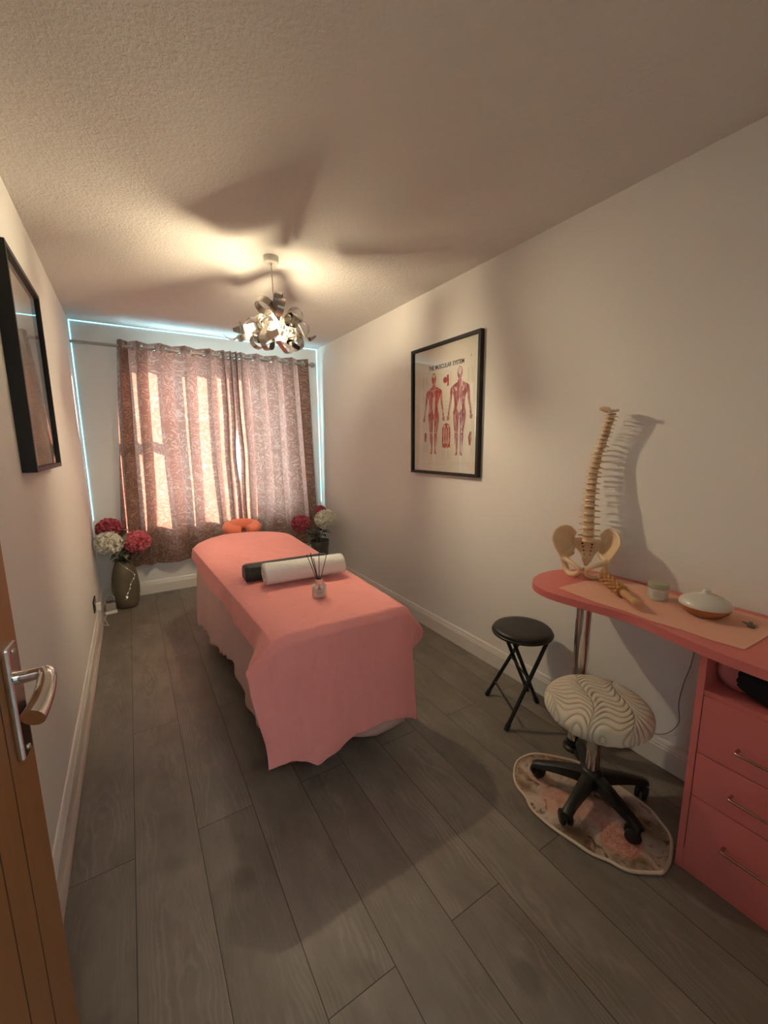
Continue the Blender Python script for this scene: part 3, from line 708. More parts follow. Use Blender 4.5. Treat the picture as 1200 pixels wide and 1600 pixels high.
# salmon top sheet
FOOT = .52
def sheet(u, v):
    """u across (left..right), v along: foot hem .. head"""
    y = None
    aL = .165; aR = .17
    W_ = TRn-TL
    tot = aL + W_ + aR; uu = u*tot
    s = uu - aL                                     # 0..W on the top
    vv = -FOOT + v*(yhd(.615 + .71*min(max((uu-aL)/W_, 0), 1))-TY0+FOOT+.055)               # <0 hangs over the foot end
    yy = TY0 + max(0, vv)
    over = max(0, vv-(TY1-TY0))
    yv = min(yy, TY1)
    xl, xr = tl(yv)-.004, trr(yv)+.004
    lo = max(0, -s); ro = max(0, s-W_)
    sn = min(max(s/W_, 0), 1)
    x = xl + (xr-xl)*sn
    z = TZ + .006
    # soft crown and rolled edges
    edge = min(sn, 1-sn)*(xr-xl)
    z -= .014*math.exp(-edge/.018)
    z += .006*nz(x*5, yv*3, 1) * min(1, edge/.05)
    # head-end rounded corners: pull in x near the far end
    yhead = yhd(x)
    z += .016*max(0, min(1, (yv-2.6)/.3))*(1-abs(1-2*sn)**4)
    exc = max(0, TY0+vv-yhead)
    if exc > 0: yv = yhead + .012*min(1, exc/.02) + .02*exc; z -= exc*.92*min(1, exc/.03)
    lmax = 1.0
    if lo > 0:                                       # side overhang, left
        ratio = sinterp(vv, [(-.02, 1.0), (.14, .66), (.5, .62), (1.2, .60), (1.6, .42), (1.85, .10)]); l = lo*ratio
        fl = sinterp(vv, [(-.5, .62), (-.06, .66), (.04, .60), (.22, .22), (.6, .14)])
        rip = .010*nz(yv*9, l*7, 4)*l/.15 + .006*math.sin(yv*11)*l/.15
        x -= .006 + fl*l + rip; z -= math.sqrt(1-fl*fl)*l
        x += 0
    if ro > 0:
        ratio = sinterp(vv, [(-.02, .95), (.3, .75), (1.9, .5)]); l = ro*ratio
        fl = sinterp(vv, [(-.5, .0), (-.18, .12), (-.05, .52), (.10, .50), (.3, .25), (.6, .12)])
        x += .006 + fl*l + .010*math.sin(yv*13+1)*l/.15; z -= math.sqrt(1-fl*fl)*l
    if over > 0:
        pass
    if vv < 0:                                       # foot drape
        d = -vv
        dm = interp(sn, [(0, .455), (.06, .475), (.2, .53), (.36, .515), (.5, .485), (.7, .46), (.88, .485), (1, .52)])/FOOT
        d *= dm
        z -= d - .0
        rd = .03
        yv = TY0 - .022*min(1, d/rd) - .035*min(1, d/.5) - .012*math.sin(sn*9.5+.6)*min(1, d/.3) - .020*nz(sn*4.5, d*2.2, 7)*min(1, d/.25) - .007*nz(sn*13+d*9, d*8-sn*5, 3)*min(1, d/.1)
        # the corner flaps lie round the ends of the drape
        if lo > 0:
            k = min(1, d/.12); x = x + .72*(lo*.7)*sinterp(d, [(0, 0), (.05, .1), (.4, .50)]) ; z = TZ + .006 - .014 - d*1.0 - lo*.55*(1-sinterp(d, [(0, 0), (.45, .9)])); yv += lo*.10
        if ro > 0:
            z = TZ - .008 - d - ro*.6*(1-sinterp(d, [(0, 0), (.45, 1)])); yv += ro*.45*sinterp(d, [(0, .2), (.3, 1)]); x -= ro*.12*sinterp(d, [(0, 0), (.3, 1)])
        x += (.012*nz(d*4, sn*2, 5))*min(1, d/.2)
        x += .022*(sn)*min(1, d/.4)
    wr = .003*nz(x*16+yv*9, yv*14, 8) + .0015*nz(x*40, yv*30, 2)
    return Vector((x, yv - (wr if vv < 0 else 0), z + (wr*.6 if vv >= 0 else 0)))
bm = bmesh.new(); grid(bm, 150, 300, sheet)
ts = tag(obj('top_sheet', bm, M_sheet, smooth=True), 'salmon pink sheet draped over the massage table', 'sheet')
md = ts.modifiers.new('s', 'SOLIDIFY'); md.thickness = .0015; md.offset = 1
md = ts.modifiers.new('sub', 'SUBSURF'); md.levels = 1; md.render_levels = 1

# black foam roller
TT = TZ + .014
fo = tag(empty('foam_bolster', (.965, 2.075, TT+.004), -.045), 'black dimpled half round bolster behind the white towel', 'bolster')
bm = bmesh.new(); prof = []
for k in range(17): a = PI*k/16; prof.append((.058*math.cos(a), .004 + .074*math.sin(a)**.8))
prof += [(-.056, .0), (.056, .0)]
A = []
for i in range(61):
    x = -.225 + .45*i/60; e = 1 - .08*max(0, (abs(x)-.21)/.015)
    A.append([bm.verts.new((x, p*e, .0+q*e)) for p, q in prof])
for p, q in zip(A, A[1:]):
    for k in range(len(prof)): bm.faces.new((p[k], p[(k+1) % len(prof)], q[(k+1) % len(prof)], q[k]))
bm.faces.new(A[0][::-1]); bm.faces.new(A[-1])
mf = mat('dimpled_black_foam', (.007, .0075, .0065), .42); n = N(mf); vo = n.add('ShaderNodeTexVoronoi'); n.link(n.coord(), vo.inputs['Vector']); vo.inputs['Scale'].default_value = 115; vo.inputs['Randomness'].default_value = .1
n.bump(n.ramp(vo.outputs['Distance'], [(.15, (0,0,0)), (.4, (1,1,1))]), .9, .004)
obj('cushion', bm, mf, fo, auto=50)
# white rolled towel
to = tag(empty('rolled_towel', (1.005, 1.925, TT+.003), -.085), 'white rolled towel in front of the black bolster', 'towel')
bm = bmesh.new(); SP = []
for k in range(0, 118):
    a = k*.17 - 2.9; r = .010 + .0495*(k/117)**.9; SP.append((r*math.cos(a), r*math.sin(a)))
SP = [(p*1.0, .058+q*.95) for p, q in SP]
th = .0052
def towel(u, v):
    i = u*(len(SP)-1); k = int(i); k2 = min(k+1, len(SP)-1); f = i-k; p = SP[k][0]*(1-f)+SP[k2][0]*f; q = SP[k][1]*(1-f)+SP[k2][1]*f
    x = -.205 + .41*v; lump = 1 + .05*nz(x*9, math.atan2(q-.058, p)*1.2, 3) - .05*max(0, (abs(x)-.19)/.015)
    return Vector((x + .006*nz(u*12, 0, v)*(1 if v in (0, 1) else 0), p*lump, max(.003, .058 + (q-.058)*lump)))
grid(bm, 117, 26, towel); o = obj('towel_roll', bm, M_towel, to, True); md = o.modifiers.new('s', 'SOLIDIFY'); md.thickness = .0062; md.offset = -1

# reed diffuser on the sheet
rd_ = tag(empty('reed_diffuser', (.977, 1.665, TZ+.010), 0), 'clear glass reed diffuser with black sticks on the salmon sheet', 'reed diffuser')
obj('bottle', lbm([(0, .003), (.030, .003), (.0325, .006), (.0325, .052), (.028, .060), (.012, .063), (.012, .070), (.0095, .070), (.0095, .060), (.026, .056), (.0295, .05), (.0295, .008), (0, .007)], 40), M_frost, rd_, True)
obj('scented_oil', lbm([(0, .0075), (.029, .0085), (.029, .030), (0, .030)], 32), milky('scented_oil', (.75, .62, .56), .15, .1, (.95, .9, .87)), rd_, auto=40)
obj('collar', lbm([(.0125, .062), (.0145, .063), (.0145, .083), (.0125, .084), (.0115, .084), (.0115, .063)], 28), M_chrome, rd_, auto=40)
for a, b, h_ in ((-.040, -.01, .205), (-.034, .005, .21), (-.046, .02, .20), (.045, .0, .205), (.013, .02, .215), (-.03, -.02, .19)):
    bm = bmesh.new(); tube(bm, [(-a*.28, -b*.3, .012), (a, b, h_)], .0017, 6); obj('reed', bm, M_black_plastic, rd_, True)

# ------------------------------------------------------------------ hydrangeas and vases
M_leaf = mat('sage_leaf', (.25, .25, .17), .6); M_leafd = mat('dark_green_leaf', (.035, .055, .025), .5); M_stem = mat('green_stem', (.06, .11, .03), .5)
def petal_mat(name, c1, c2):
    m = mat(name, c1, .65); n = N(m); a = n.noise(n.coord(), 45, 2); n.link(n.ramp(a, [(.35, c1), (.65, c2)]), n.b.inputs['Base Color']); return m
M_pw = petal_mat('cream_petal', (.70, .66, .56), (.85, .82, .73)); M_pp = petal_mat('pink_petal', (.56, .075, .13), (.78, .25, .28)); M_pd = petal_mat('crimson_petal', (.34, .035, .075), (.52, .11, .16))
def flower_head(name, parent, c, r, m, seed, squash=.82, n_=150):
    random.seed(seed); bm = bmesh.new(); c = Vector(c)
    for i in range(n_):
        zc = 1-2*(i+.5)/n_; 
        a = i*2.39996; d = Vector((math.sqrt(1-zc*zc)*math.cos(a), math.sqrt(1-zc*zc)*math.sin(a), zc))
        d = (d + Vector((random.uniform(-.12, .12), random.uniform(-.12, .12), random.uniform(-.12, .12)))).normalized()
        rr = r*random.uniform(.86, 1.0); p = c + Vector((d.x*rr, d.y*rr, d.z*rr*squash))
        t = d.orthogonal().normalized(); t.rotate(Matrix.Rotation(random.uniform(0, 6.28), 3, d)); b = d.cross(t); s = r*random.uniform(.19, .26)
        base = bm.verts.new(p - d*s*.8)
        for k in range(4):
            e = t*math.cos(k*PI/2) + b*math.sin(k*PI/2); f = t*math.cos(k*PI/2+PI/4) + b*math.sin(k*PI/2+PI/4); g = t*math.cos(k*PI/2-PI/4) + b*math.sin(k*PI/2-PI/4)
            tip = bm.verts.new(p + e*s*1.05 + d*s*.25); l1 = bm.verts.new(p + f*s*.72 - d*s*.05); l2 = bm.verts.new(p + g*s*.72 - d*s*.05)
            bm.faces.new((base, l2, tip, l1))
    g = bmesh.ops.create_icosphere(bm, subdivisions=2, radius=r*.80)['verts']
    for v in g: v.co = c + Vector((v.co.x, v.co.y, v.co.z*squash))
    return obj(name, bm, m, parent)
def leaf(bm, p, d, up, L_, w):
    p = Vector(p); d = Vector(d).normalized(); s = d.cross(Vector(up)).normalized(); u = s.cross(d); n_ = 6; A = []
    for i in range(n_+1):
        t = i/n_; ww = w*math.sin(PI*t**.8)*.5 + .0006; c = p + d*L_*t - u*L_*.25*t*t
        A.append([bm.verts.new(c - s*ww + u*ww*.25), bm.verts.new(c), bm.verts.new(c + s*ww + u*ww*.25)])
    for a, b in zip(A, A[1:]):
        bm.faces.new((a[0], a[1], b[1], b[0])); bm.faces.new((a[1], a[2], b[2], b[1]))
def hydrangea(vase_top, head, r, m, label, seed, leafm, nleaf=10, group=None, lowz=.12):
    e = tag(empty('hydrangea', vase_top, 0), label, 'flower', group)
    hc = Vector(head)-Vector(vase_top)
    bm = bmesh.new(); stem = catmull([(0, 0, -lowz), (hc.x*.15, hc.y*.15, 0), (hc.x*.65, hc.y*.65, hc.z*.55), tuple(hc)], 6); tube(bm, stem, .0035, 7); obj('stem', bm, M_stem, e, True)
    flower_head('flower_head', e, hc, r*1.12, m, seed, .88)
    random.seed(seed+50)
    for k in range(nleaf):
        i = random.randint(6, len(stem)-2); p = stem[i]; a = random.uniform(0, 6.28)
        bm = bmesh.new(); leaf(bm, p, (math.cos(a), math.sin(a)-.35, random.uniform(-.25, .55)), (0, 0, 1), random.uniform(.06, .10), random.uniform(.035, .05))
        lf = obj('leaf', bm, leafm, e, True)
    return e
VL = Vector((.172, 3.995, 0))
def vase_mat():
    m = mat('olive_taupe_glaze', (.135, .110, .070), .38); n = N(m); c = n.ramp(n.noise(n.coord(), 5, 3), [(.3, (.11, .09, .055)), (.7, (.17, .14, .095))]); n.link(c, n.b.inputs['Base Color']); return m
va = tag(empty('floor_vase', VL, 0), 'tall olive brown floor vase in the left corner', 'vase')
obj('body', lbm([(0, 0), (.066, 0), (.078, .008), (.090, .05), (.101, .12), (.103, .18), (.096, .26), (.082, .33), (.066, .375), (.060, .395), (.063, .41), (.058, .41), (.054, .395), (.060, .37), (.078, .32), (.09, .25), (.096, .17), (.07, .02), (0, .012)], 48), vase_mat(), va, True)
fl = tag(empty('light_string', (VL.x, VL.y, 0), 0), 'fine white light string looped down the olive brown vase', 'string lights')
sp = catmull([(-.03+.0, -.06, .40), (.062, -.088, .31), (.070, -.078, .27), (.040, -.098, .22), (.030, -.102, .18), (.010, -.105, .14), (-.004, -.104, .11), (.012, -.103, .115), (-.012, -.102, .085)], 7)
bm = bmesh.new(); tube(bm, sp, .0012, 5); obj('wire', bm, M_wplastic, fl, True)
mbd = emis('warm_white_bead', (.9, .82, .66), .3)
for k in range(4, len(sp), 6):
    bm = bmesh.new()
    for v in bmesh.ops.create_icosphere(bm, subdivisions=2, radius=.0042)['verts']: v.co += sp[k] + Vector((0, -.004, 0))
    obj('bead', bm, mbd, fl, True)
vt = VL + Vector((0, 0, .405))
G1 = 'hydrangeas in the left corner vase'
hydrangea(vt, (.105, 3.985, .685), .088, M_pd, 'crimson hydrangea behind the cream one in the left corner', 21, M_leafd, 5)
hydrangea(vt, (.092, 3.90, .585), .096, M_pw, 'cream hydrangea touching the left wall in the brown vase', 22, M_leaf, 13)
hydrangea(vt, (.290, 3.93, .565), .094, M_pp, 'bright pink hydrangea over the right of the brown vase', 23, M_leaf, 13)
lt = tag(empty('leafy_twig', vt, 0), 'grey green leaves spilling over the rim of the brown vase', 'foliage')
bm = bmesh.new(); tube(bm, catmull([(0, 0, -.1), (.0, -.01, 0), (-.005, -.05, .05), (0, -.08, .05)], 5), .003, 6); obj('stem', bm, M_stem, lt, True)
random.seed(8)
for k in range(34):
    a = random.uniform(-2.9, -.2) if k < 24 else random.uniform(0, 6.28); bm = bmesh.new()
    leaf(bm, (random.uniform(-.03, .05), random.uniform(-.06, .0), random.uniform(.0, .27)), (math.cos(a), math.sin(a), random.uniform(-.6, .5)), (0, 0, 1), random.uniform(.06, .095), random.uniform(.04, .055)); obj('leaf', bm, M_leaf if k % 4 else M_leafd, lt, True)
VR = Vector((1.865, 3.78, 0))
vb = tag(empty('glass_vase', VR, 0), 'grey glass vase with green stems in the right corner', 'vase')
obj('body', lbm([(0, 0), (.06, 0), (.066, .006), (.074, .15), (.088, .33), (.094, .40), (.090, .40), (.084, .33), (.070, .15), (.062, .012), (0, .010)], 40), M_vaseglass, vb, True)
bm = bmesh.new(); random.seed(4)
vt2 = VR + Vector((0, 0, .395))
hydrangea(vt2, (1.655, 3.74, .600), .082, M_pd, 'dark pink hydrangea left of the cream one by the right wall', 31, M_leafd, 9, lowz=.36)
hydrangea(vt2, (1.905, 3.70, .620), .098, M_pw, 'cream hydrangea in the grey glass vase by the right wall', 32, M_leafd, 9, lowz=.36)
hydrangea(vt2, (1.915, 3.86, .690), .052, M_pd, 'small crimson blossom peeping out behind the right cream hydrangea', 33, M_leafd, 5, lowz=.36)
gt = tag(empty('leafy_twig', vt2, 0), 'dark green leaves filling the grey glass vase', 'foliage')
for k in range(26):
    a = random.uniform(0, 6.28); bm = bmesh.new(); low = k > 15
    leaf(bm, (random.uniform(-.05, .04), random.uniform(-.05, .04), random.uniform(-.03, .15) if not low else random.uniform(-.12, -.02)), (math.cos(a)*(.35 if low else 1), math.sin(a)*(.35 if low else 1), random.uniform(-.3, .5)), (0, 0, 1), random.uniform(.05, .085) if low else random.uniform(.07, .12), random.uniform(.04, .06)); obj('leaf', bm, M_leafd if k % 5 else M_leaf, gt, True)

# ------------------------------------------------------------------ desk worktop, leg and drawer unit
DZ = .765
dk = tag(empty('desk', (1.86, .6, 0), 0), 'coral pink curved desk top along the right wall', 'desk')
outl = [(2.086, .985), (2.05, 1.06), (1.985, 1.115), (1.90, 1.140), (1.80, 1.132), (1.722, 1.095), (1.676, 1.035), (1.660, .96), (1.668, .88), (1.682, .79), (1.696, .71), (1.692, .63), (1.672, .545), (1.656, .47), (1.645, .40), (1.640, .33), (1.638, .20), (1.640, .06)]
co = catmull([(a, b, 0) for a, b in outl], 6); pts = [(p.x-1.86, p.y-.6) for p in co] + [(2.086-1.86, .06-.6)]
bm = bmesh.new(); prism(bm, pts, DZ-.028, DZ); be = [e for e in bm.edges if abs(e.verts[0].co.z-e.verts[1].co.z) < 1e-6]
bmesh.ops.bevel(bm, geom=be, offset=.0025, segments=2, affect='EDGES'); obj('worktop', bm, M_desk, dk, auto=35)
obj('leg', lbm([(0, 0.012), (.030, .012), (.030, DZ-.034), (0, DZ-.034)], 32, (1.872-1.86, .945-.6, 0)), M_chrome, dk, auto=40)
obj('foot', lbm([(0, 0), (.045, 0), (.045, .010), (.034, .016), (.0305, .05), (0, .05)], 32, (1.872-1.86, .945-.6, 0)), M_black_metal, dk, auto=40)
obj('top_flange', lbm([(0, DZ-.028), (.045, DZ-.028), (.045, DZ-.034), (0, DZ-.034)], 32, (1.872-1.86, .945-.6, 0)), M_chrome, dk, auto=40)
CX0, CX1, CY0, CY1, CH = 1.680, 2.072, .070, .462, DZ-.0285
cb = tag(empty('drawer_unit', (CX0, CY0, 0), 0), 'coral pink drawer unit under the right end of the desk', 'drawer unit')
w_, d_ = CY1-CY0, CX1-CX0
bm = bmesh.new()
for a in ((0, d_, 0, .018, 0, CH), (0, d_, w_-.018, w_, 0, CH), (.004, d_, .018, w_-.018, .605, .621), (d_-.01, d_, .018, w_-.018, 0, .605), (d_-.01, d_, .018, w_-.018, .621, CH), (.003, d_-.01, .018, w_-.018, .0, .072), (.004, d_-.01, .018, w_-.018, CH-.014, CH)): box(bm, *a)
obj('carcass', bm, M_desk, cb)
M_hand = mat('satin_bar', (.55, .36, .30), .25, .9)
for z0, z1, hz in ((.4185, .6035, .488), (.2715, .4155, .341), (.0745, .2685, .166)):
    dr = obj('drawer', nbox(.0, .018, .0205, w_-.0205, z0, z1, bevel=.0012), M_desk, cb)
    hh = obj('handle', bmesh.new(), M_hand, dr); bpy.data.objects.remove(hh)
    bm = bmesh.new(); ya, yb_ = .115, .277
    tube(bm, catmull([(.001, ya, hz), (-.018, ya, hz), (-.026, ya+.008, hz), (-.026, (ya+yb_)/2, hz), (-.026, yb_-.008, hz), (-.018, yb_, hz), (.001, yb_, hz)], 5), .0042, 10)
    obj('handle', bm, M_hand, dr, True)
# things in the open shelf
tin = tag(empty('pink_roll', (1.768, .390, .6215+.0522), 0), 'pink round roll behind the fluffy black bag in the open shelf', 'roll')
Mx = Matrix.Rotation(-PI/2, 4, 'Y'); 
obj('roll_body', lbm([(0, -.05), (.04, -.05), (.0535, -.045), (.0535, .045), (.048, .052), (.03, .05), (0, .048)], 36, (0, 0, 0), Matrix.Rotation(PI/2, 4, 'Y') @ Matrix.Scale(.30, 4, (0, 0, 1)) @ Matrix.Scale(.97, 4)), cloth('pink_rubber', (.72, .20, .19), .1), tin, True)
fz = tag(empty('furry_bag', (1.742, .258, .6225), 0), 'fluffy black bag stuffed in the open shelf', 'bag')
bm = bmesh.new(); bmesh.ops.create_icosphere(bm, subdivisions=5, radius=1)
for v in bm.verts:
    d = v.co.copy(); k = 1 + .10*nz(d.x*3, d.y*3, d.z*3) + .05*nz(d.x*14, d.y*14, d.z*14); e = .75
    v.co = Vector((math.copysign(abs(d.x)**e, d.x)*.040*k - .004, math.copysign(abs(d.y)**e, d.y)*.132*k - .004, .054 + math.copysign(abs(d.z)**e, d.z)*.050*k))
    v.co.z = max(v.co.z, .002)
mfz = mat('black_fur', (.012, .013, .018), .95); n = N(mfz); n.bump(n.noise(n.coord(), 160, 5, .7, 1.5), 1.0, .01); obj('bag_body', bm, mfz, fz, True)
bm = bmesh.new(); tube(bm, catmull([(-.046, .05, .080), (-.058, .02, .086), (-.060, -.03, .082), (-.048, -.06, .070)], 6), .003, 6); obj('zip_pull', bm, mat('dull_pink_zip', (.25, .10, .10), .4), fz, True)

# peach paper runner
pa = [(1.728, .975), (1.716, .888), (1.709, .80), (1.716, .70), (1.706, .622), (1.715, .53), (1.712, .452), (1.722, .378), (1.80, .374), (1.897, .372), (2.027, .385), (2.040, .42), (2.039, .516), (2.030, .69), (2.045, .80), (2.050, .871), (2.03, .925), (1.975, .958), (1.85, .968)]
bm = bmesh.new(); prism(bm, pa, DZ+.0012, DZ+.0026); tag(obj('table_mat', bm, M_mat), 'thin peach mat lying along the coral desk top', 'mat')
ZM = DZ+.0027

# wooden massage roller
wr = tag(empty('massage_roller', (1.745, .676, ZM+.0263), math.atan2(.93-.676, 1.955-1.745)), 'knobbly wooden massage roller with a turned handle on the desk', 'massage roller')
M_wood = mat('beech_wood', (.50, .235, .085), .4); M_wood2 = mat('pale_beech', (.60, .33, .16), .4)
RM = Matrix.Rotation(PI/2, 4, 'Y')
obj('handle', lbm([(0, 0), (.008, .001), (.015, .006), (.017, .014), (.015, .022), (.0125, .028), (.0115, .05), (.0125, .08), (.014, .10), (.011, .108), (.014, .113), (.011, .118), (.009, .124)], 24, (0, 0, 0), RM), M_wood2, wr, True)
for i in range(9):
    for_r = .0225 - .0008*abs(i-3)
    bm = bmesh.new(); xx = .132 + i*.0205; lathe(bm, [(.004, -.009), (.010, -.009), (.015, -.005), (.015, .005), (.010, .009), (.004, .009)], 20, (xx, 0, 0), RM)
    for k in range(8):
        a = 2*PI*k/8 + i*.4; c = Vector((xx, .0185*math.cos(a), .0185*math.sin(a)))
        for v in bmesh.ops.create_icosphere(bm, subdivisions=2, radius=.0078)['verts']: v.co = c + Vector((v.co.x*1.0, v.co.y, v.co.z))
    obj('knobbed_ring', bm, M_wood, wr, True)
# cream jar
jr = tag(empty('cream_jar', (1.932, .700, ZM), 0), 'small pale jar with a sage lid on the peach mat', 'jar')
obj('body', lbm([(0, 0), (.031, 0), (.0335, .003), (.0335, .044), (0, .044)], 40), mat('frosted_white', (.66, .60, .52), .3), jr, auto=40)
obj('lid', lbm([(0, .0445), (.0345, .0445), (.0355, .047), (.0355, .060), (.0335, .063), (.028, .0635), (0, .0625)], 40), mat('sage_lid', (.40, .385, .27), .35), jr, auto=40)
bm = bmesh.new(); grid(bm, 16, 2, lambda u, v: Vector((.0338*math.cos(PI+.35+(u-.5)*1.5), .0338*math.sin(PI+.35+(u-.5)*1.5), .008+.03*v)))
lb = obj('label', bm, mat('paper_label', (.70, .66, .58), .6), jr, True); lb['label'] = 'printed paper label'
bm = bmesh.new()
for k in range(5):
    hw = [.34, .5, .42, .5, .3][k]; grid(bm, 8, 1, lambda u, v, z=.033-k*.0045, hw=hw: Vector((.0341*math.cos(PI+.35+(u-.5)*hw*1.7), .0341*math.sin(PI+.35+(u-.5)*hw*1.7), z+.0013*v)))
obj('small_print', bm, M_grey, lb)
# oil diffuser
od = tag(empty('aroma_diffuser', (1.912, .545, ZM), 0), 'low round aroma diffuser with a white dome and wood base', 'aroma diffuser')
obj('base', lbm([(0, 0), (.040, 0), (.050, .004), (.066, .018), (.0735, .030), (.0745, .034), (0, .034)], 48), mat('light_wood_grain', (.44, .165, .065), .35), od, auto=50)
obj('dome', lbm([(.0745, .0345), (.074, .040), (.068, .050), (.055, .060), (.038, .0675), (.022, .072), (.015, .076), (.0115, .082), (.010, .087), (.007, .0895), (.0, .090)], 48), mat('white_gloss_plastic', (.66, .63, .57), .25), od, True)
# keys
ky = tag(empty('key_bunch', (1.915, .420, ZM), .6), 'small bunch of dull metal keys at the right of the mat', 'keys')
M_key = mat('dull_steel', (.22, .19, .16), .4, 1)
for k, (a, off) in enumerate(((.0, 0), (.25, .004), (-.22, .008))):
    kb = bmesh.new(); R3 = Matrix.Rotation(a, 4, 'Z')
    lathe(kb, [(.003, 0), (.010, 0), (.010, .002), (.003, .002), (.003, 0)], 18, (0, 0, 0)); box(kb, .008, .038, -.003, .003, 0, .002); box(kb, .026, .029, -.006, -.002, 0, .002); box(kb, .032, .035, -.006, -.002, 0, .002)
    for v in kb.verts: v.co = R3 @ v.co; v.co.z += off*.5
    obj('key', kb, M_key, ky)
bm = bmesh.new(); tube(bm, [(.004-.012+.012*math.cos(t*PI/8), .012*math.sin(t*PI/8), .009) for t in range(17)], .001, 6, False); obj('key_ring', bm, M_key, ky, True)

# thin cable behind the desk
bm = bmesh.new(); tube(bm, catmull([(2.083, .612, DZ-.03), (2.083, .615, .62), (2.083, .622, .50), (2.083, .640, .40), (2.083, .648, .31), (2.083, .640, .23), (2.083, .675, .16), (2.081, .73, .126), (2.078, .82, .1245)], 8), .0018, 6)
tag(obj('thin_cable', bm, mat('beige_cable', (.25, .20, .17), .5), smooth=True), 'thin cable trailing down the wall under the desk', 'cable')

# ------------------------------------------------------------------ spine model
spn = tag(empty('spine_model', (1.965, 1.015, DZ+.0012), 0), 'ivory spine and pelvis model standing on the desk corner', 'spine model')
fr_dir = Vector((-.90, -.43, 0)).normalized(); rt = Vector((fr_dir.y*-1, fr_dir.x, 0))   # rt = viewer's right side
rt = Vector((.43, -.90, 0)).normalized()
def S(x, y, z):                    # x viewer's right, y away from viewer (back), z up
    return rt*x - fr_dir*y + Vector((0, 0, z))
def vertebra_bm(w, h, c, lean, back, proc, spin):
    bm = bmesh.new(); M3 = Matrix.Rotation(lean, 3, -fr_dir) if False else Matrix.Identity(3)
    def T(x, y, z):
        xx = x*math.cos(lean) + z*math.sin(lean); zz = -x*math.sin(lean) + z*math.cos(lean)
        yy = y*math.cos(back) + zz*math.sin(back); zz = -y*math.sin(back) + zz*math.cos(back)
        return Vector(c) + S(xx, yy, zz)
    seg = 18; prof = [(0, -h/2), (w*.44, -h/2), (w*.5, -h*.42), (w*.46, -h*.2), (w*.41, 0), (w*.46, h*.2), (w*.5, h*.42), (w*.44, h/2), (0, h/2)]; rings = []
    for r, z in prof:
        rings.append([bm.verts.new(T(0, 0, z))] if r == 0 else [bm.verts.new(T(r*math.cos(2*PI*k/seg), r*.78*math.sin(2*PI*k/seg), z)) for k in range(seg)])
    for a, b in zip(rings, rings[1:]):
        for k in range(seg):
            k2 = (k+1) % seg
            if len(a) == 1: bm.faces.new((a[0], b[k2], b[k]))
            elif len(b) == 1: bm.faces.new((a[k], a[k2], b[0]))
            else: bm.faces.new((a[k], a[k2], b[k2], b[k]))
    for s in (1, -1):
        tube(bm, [T(s*w*.30, w*.30, h*.1), T(s*w*.40, w*.55, h*.1), T(s*w*.55, w*.72, h*.12), T(s*(w*.5+proc), w*.80, h*.05)], [h*.22, h*.22, h*.20, h*.13], 8)      # pedicle + transverse process
        tube(bm, [T(s*w*.42, w*.62, h*.1), T(s*w*.2, w*.85, 0), T(0, w*1.0, -h*.05)], [h*.2, h*.2, h*.2], 8)
        tube(bm, [T(s*w*.38, w*.68, -h*.55), T(s*w*.40, w*.66, h*.6)], [h*.15, h*.17], 8)
    tube(bm, [T(0, w*.95, 0), T(0, w*1.05+spin*.5, -h*.15-spin*.2), T(0, w*1.05+spin, -h*.3-spin*.5)], [h*.2, h*.16, h*.18], 8)
    return bm
# column centre line (offset to the right, back, height), measured
CLN = [(.150, .004, .028), (.20, .003, .018), (.28, .001, .016), (.36, .000, .032), (.44, .002, .052), (.52, .014, .066), (.58, .030, .062), (.63, .042, .046), (.68, .054, .034), (.712, .060, .032)]
def cl(z): 
    P = [(a, b) for a, b, c in CLN]; Q = [(a, c) for a, b, c in CLN]; return sinterp(z, P)*1.0, sinterp(z, Q)*.75
z = .152
spec = []
for i in range(5): spec.append(('lumbar', .048-.001*i, .0215, .020, .02))
for i in range(12): spec.append(('thoracic', .0425-.0007*i, .0185-.00035*i, .0135-.0003*i, .030))
for i in range(7): spec.append(('cervical', .033 if i < 6 else .037, .0115, .009, .018))
gaps = {'lumbar': .0085, 'thoracic': .0062, 'cervical': .0052}
tot = sum(h+gaps[t] for t, w, h, p, s in spec); kz = (.700-.152)/tot
for t, w, h, p, s in spec:
    hh = h*kz; gg = gaps[t]*kz; zc = z + hh/2; x1, y1 = cl(zc-.01); x2, y2 = cl(zc+.01); x, y = cl(zc)
    ln = math.atan2(x2-x1, .02); bk = math.atan2(y2-y1, .02)
    obj('vertebra', vertebra_bm(w, hh*.98, S(x, y, zc), ln, bk, p, s), M_bone, spn, auto=45)
    xg, yg = cl(z+hh+gg/2)
    bm = bmesh.new(); A = []
    for zz, rr in ((-gg*.52, w*.43), (0, w*.46), (gg*.52, w*.43)): A.append([bm.verts.new(S(xg + rr*math.cos(2*PI*k/16) + ln*zz, yg + rr*.78*math.sin(2*PI*k/16) + bk*zz, z+hh+gg/2+zz)) for k in range(16)])
    for a, b in zip(A, A[1:]):
        for k in range(16): bm.faces.new((a[k], a[(k+1) % 16], b[(k+1) % 16], b[k]))
    bm.faces.new(A[0][::-1]); bm.faces.new(A[-1]); obj('disc', bm, M_disc, spn, True)
    z += hh + gg
# occipital plate
bm = bmesh.new(); xo, yo = cl(.71)
def occ(u, v):
    a = 2*PI*u; r = v; x = xo + -.012 + .036*r*math.cos(a); y = yo + .004 + .034*r*math.sin(a); zz = .712 + .014*(1-r*r)*0 + .012*r*r*(1 if math.cos(a) < 0 else .2) + .004*math.sin(a*2)
    return S(x, y, zz)
grid(bm, 28, 6, occ, closed_u=True); o = obj('skull_base', bm, M_bone, spn, True); o.modifiers.new('s', 'SOLIDIFY').thickness = .006
